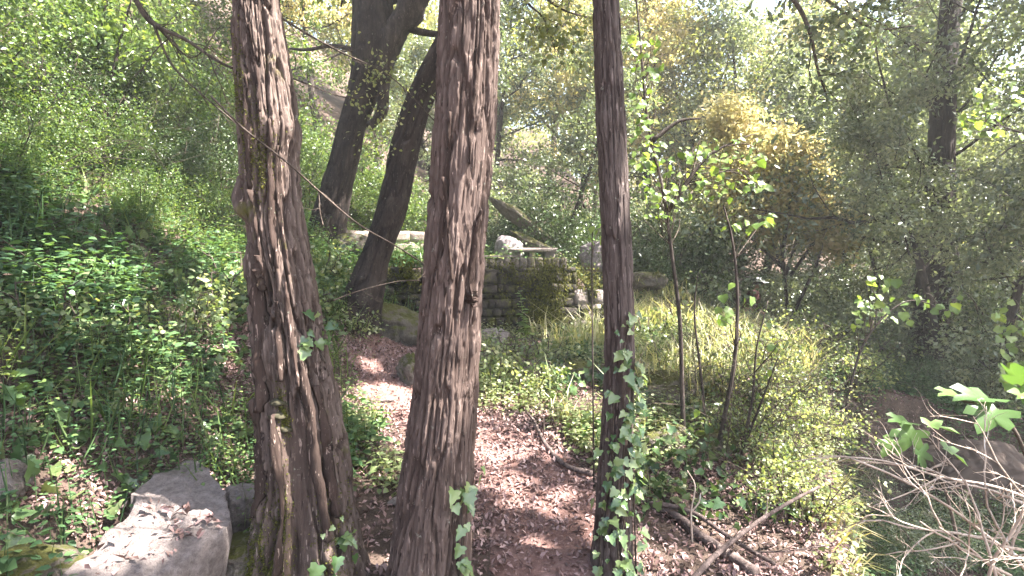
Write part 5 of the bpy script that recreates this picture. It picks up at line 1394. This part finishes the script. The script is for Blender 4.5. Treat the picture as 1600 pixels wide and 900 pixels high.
for k in range(10): fq += [[k, 11 + k, 12 + k, k + 1], [22 + k, 23 + k, 34 + k, 33 + k], [11 + k, 33 + k, 34 + k, 12 + k]]
part('brim', capp, [(Vb, np.array(fq))], MATS['cap'], world=False)
part('hair', person, [dome((0.225, 0, 1.635), 0.108, (1, 0.98, 1.0), 0.5)], MATS['hair'], world=False)
part('nose', person, [(np.array([[0.34, 0, 1.63], [0.34, 0.015, 1.59], [0.34, -0.015, 1.59], [0.372, 0, 1.592]]), np.array([[0, 1, 3], [0, 3, 2], [1, 2, 3]]))], MATS['skin'], world=False)

for k, (px, Yd, s, lab) in enumerate([(1350, 4.6, 0.42, 'low dark evergreen shrub at the bottom of the gully'), (1450, 5.0, 0.5, 'dark evergreen shrub in the gully in front of the rock face'), (1540, 5.6, 0.55, 'dark evergreen shrub in the gully behind the dead twigs'),
                                     (1330, 6.0, 0.4, 'small evergreen shrub overhanging the gully edge'), (1420, 7.0, 0.45, 'small evergreen shrub on the far lip of the gully'), (1540, 7.2, 0.6, 'evergreen shrub beside the broad dark trunk')]):
    put_shrub('darkshrub' if k % 2 == 0 else 'greyshrub', px, Yd, s, lab, 'shrubs in and around the gully', flat=0.8)
LP_ = []
for k, (px, Yd, s) in enumerate([(1170, 4.3, 0.55), (1215, 4.8, 0.65), (1245, 5.3, 0.6), (1285, 5.9, 0.75), (1330, 6.5, 0.7), (1225, 3.8, 0.5), (1255, 3.3, 0.5), (1130, 5.2, 0.6), (1190, 6.2, 0.8), (1080, 6.6, 0.7), (1260, 7.4, 1.0), (1340, 8.2, 1.1), (1180, 8.4, 0.9), (1275, 4.4, 0.55), (1020, 5.6, 0.5)]):
    LP_.append((px, put_shrub('paleshrub', px, Yd, s, 'x', 'scrubby bushes along the clearing and gully edge')))
order_labels(LP_, 'pale scrubby bush in the sunlit clearing by the gully, %s from the left')
# leafy herbs standing out of the undergrowth
g4 = 'leafy herbs on the left bank and beside the path'
LP_ = []
for k, (px, Yd, s) in enumerate([(330, 4.6, 0.8), (370, 5.2, 0.9), (300, 4.2, 0.7), (60, 3.2, 0.7), (140, 3.4, 0.7), (240, 3.7, 0.7), (505, 7.2, 1.1), (560, 6.2, 0.7), (490, 6.0, 0.9)]):
    LP_.append((px, put_shrub('herb', px, Yd, s, 'leafy herb standing out of the green undergrowth', g4, cat='herb')))
order_labels(LP_, 'leafy herb standing out of the green undergrowth, %s from the left')
g5 = 'leafy herbs at the foot of the wall and on the right bank'
LP_ = []
for k, (px, Yd, s) in enumerate([(795, 6.6, 0.7), (845, 6.5, 0.6), (860, 6.0, 0.8), (800, 5.7, 0.8), (905, 7.2, 0.7), (770, 5.4, 0.7), (840, 5.2, 0.7), (1010, 7.4, 0.9), (1060, 7.8, 0.9)]):
    LP_.append((px, put_shrub('herb', px, Yd, s, 'bright leafy herb below the stone walls', g5, cat='herb')))
order_labels(LP_, 'bright leafy herb below the stone walls, %s from the left')

# dry twig tangle in the clearing and on the left bank
rng = np.random.default_rng(700)
def tangle(label, spots, mat, n, L):
    out = []
    for k in range(n):
        px, py, sx, sy = spots[rng.integers(len(spots))]
        g = G(px + rng.normal() * sx, py + rng.normal() * sy)
        twigs(rng, g + [0, 0, 0.02], np.array([rng.normal() * 0.8, rng.normal() * 0.6, 0.75 + 0.3 * rng.random()]), L * rng.uniform(0.5, 1.3), 0.0035, 2, out, 0.7, -0.06)
    tag(link('dry_twigs', mk_mesh('dry_twigs', merge_tubes(out), MATS[mat])), label, 'twigs', kind='stuff')
tangle('tall dry stems standing at the gully edge', [(1180, 680, 45, 50), (1230, 640, 30, 40), (1120, 640, 40, 40)], 'twig_brown', 60, 0.8)
tangle('tangle of dry brown twigs in the clearing beside the gully', [(1150, 640, 60, 50), (1230, 560, 60, 40), (1200, 720, 50, 50), (1100, 560, 50, 30)], 'twig_brown', 80, 0.55)
tangle('dry pale twigs among the bushes beyond the clearing', [(1250, 520, 60, 20), (1330, 540, 60, 20)], 'twig_pale', 70, 0.6)
tangle('dry brown stems among the undergrowth of the left bank', [(200, 500, 120, 80), (120, 620, 90, 60), (300, 420, 60, 60), (150, 380, 100, 60), (200, 300, 120, 60)], 'twig_brown', 34, 0.45)
tangle('bare brown stems rising from the shrubs of the left bank', [(150, 250, 120, 50), (300, 280, 60, 50), (60, 330, 60, 60)], 'twig_brown', 60, 0.9)

# ------------------------------------------------------------------ haze volume added to imitate veiling glare of the lens
V = np.array([(x, y, z) for x in (-95, 95) for y in (-45, 125) for z in (-4.0, 25.0)])
Fh = np.array([[0, 1, 3, 2], [4, 6, 7, 5], [0, 4, 5, 1], [2, 3, 7, 6], [0, 2, 6, 4], [1, 5, 7, 3]])
hm = bpy.data.materials.new('veil'); hm.use_nodes = True
ht = hm.node_tree; ht.nodes.clear()
ho = ht.nodes.new('ShaderNodeOutputMaterial'); pv = ht.nodes.new('ShaderNodeVolumePrincipled')
pv.inputs['Color'].default_value = (0.95, 0.94, 0.92, 1); pv.inputs['Density'].default_value = 0.0032; pv.inputs['Anisotropy'].default_value = 0.25
ht.links.new(pv.outputs[0], ho.inputs['Volume'])
tag(link('veil', mk_mesh('veil', [(V, Fh)], hm, smooth=False)), 'thin pale haze added to imitate lens glare', 'veil', kind='stuff')

# moss and shelf-like lumps on the old tree
rng = np.random.default_rng(710)
P, Nn = [], []
for u0, py0, su, sp, n in [(-0.55, 860, 0.22, 45, 900), (-0.2, 820, 0.10, 60, 500), (-0.75, 900, 0.2, 30, 600), (0.0, 640, 0.08, 18, 200), (-0.3, 225, 0.2, 30, 250), (0.2, 260, 0.2, 30, 250), (-0.6, 130, 0.15, 50, 200), (0.75, 830, 0.15, 60, 300)]:
    for k in range(n * 3):
        p, nn = surf(iL, np.clip(u0 + rng.normal() * su, -0.98, 0.98), pz(py0 + rng.normal() * sp, 2.6))
        P.append(p + nn * 0.004); Nn.append(nn)
P = np.array(P); Nn = np.array(Nn)
V_, F_, r_ = leaves(P, Nn * 0.6 + rng.normal(size=P.shape) * 0.8, Nn + rng.normal(size=P.shape) * 0.6, 0.010 * rng.uniform(0.6, 1.5, len(P)), T_DIA, rng)
part('moss', tL, [(V_, F_)], MATS['moss'], rnd=r_, smooth=False, kind='stuff')
for k, (u0, py0, sz) in enumerate([(-0.12, 625, (0.062, 0.05, 0.014)), (-0.16, 645, (0.055, 0.045, 0.012)), (-0.10, 664, (0.058, 0.045, 0.016))]):
    p, nn = surf(iL, u0, pz(py0, 2.6))
    o = link('bark_shelf', rock_mesh(50 + k, tuple(0.75 * q for q in sz), 'shelf', sub=2), tL)
    o.location = Vector(p - nn * 0.004) - tL.location; o.scale = (1.1, 1.0, 2.0)
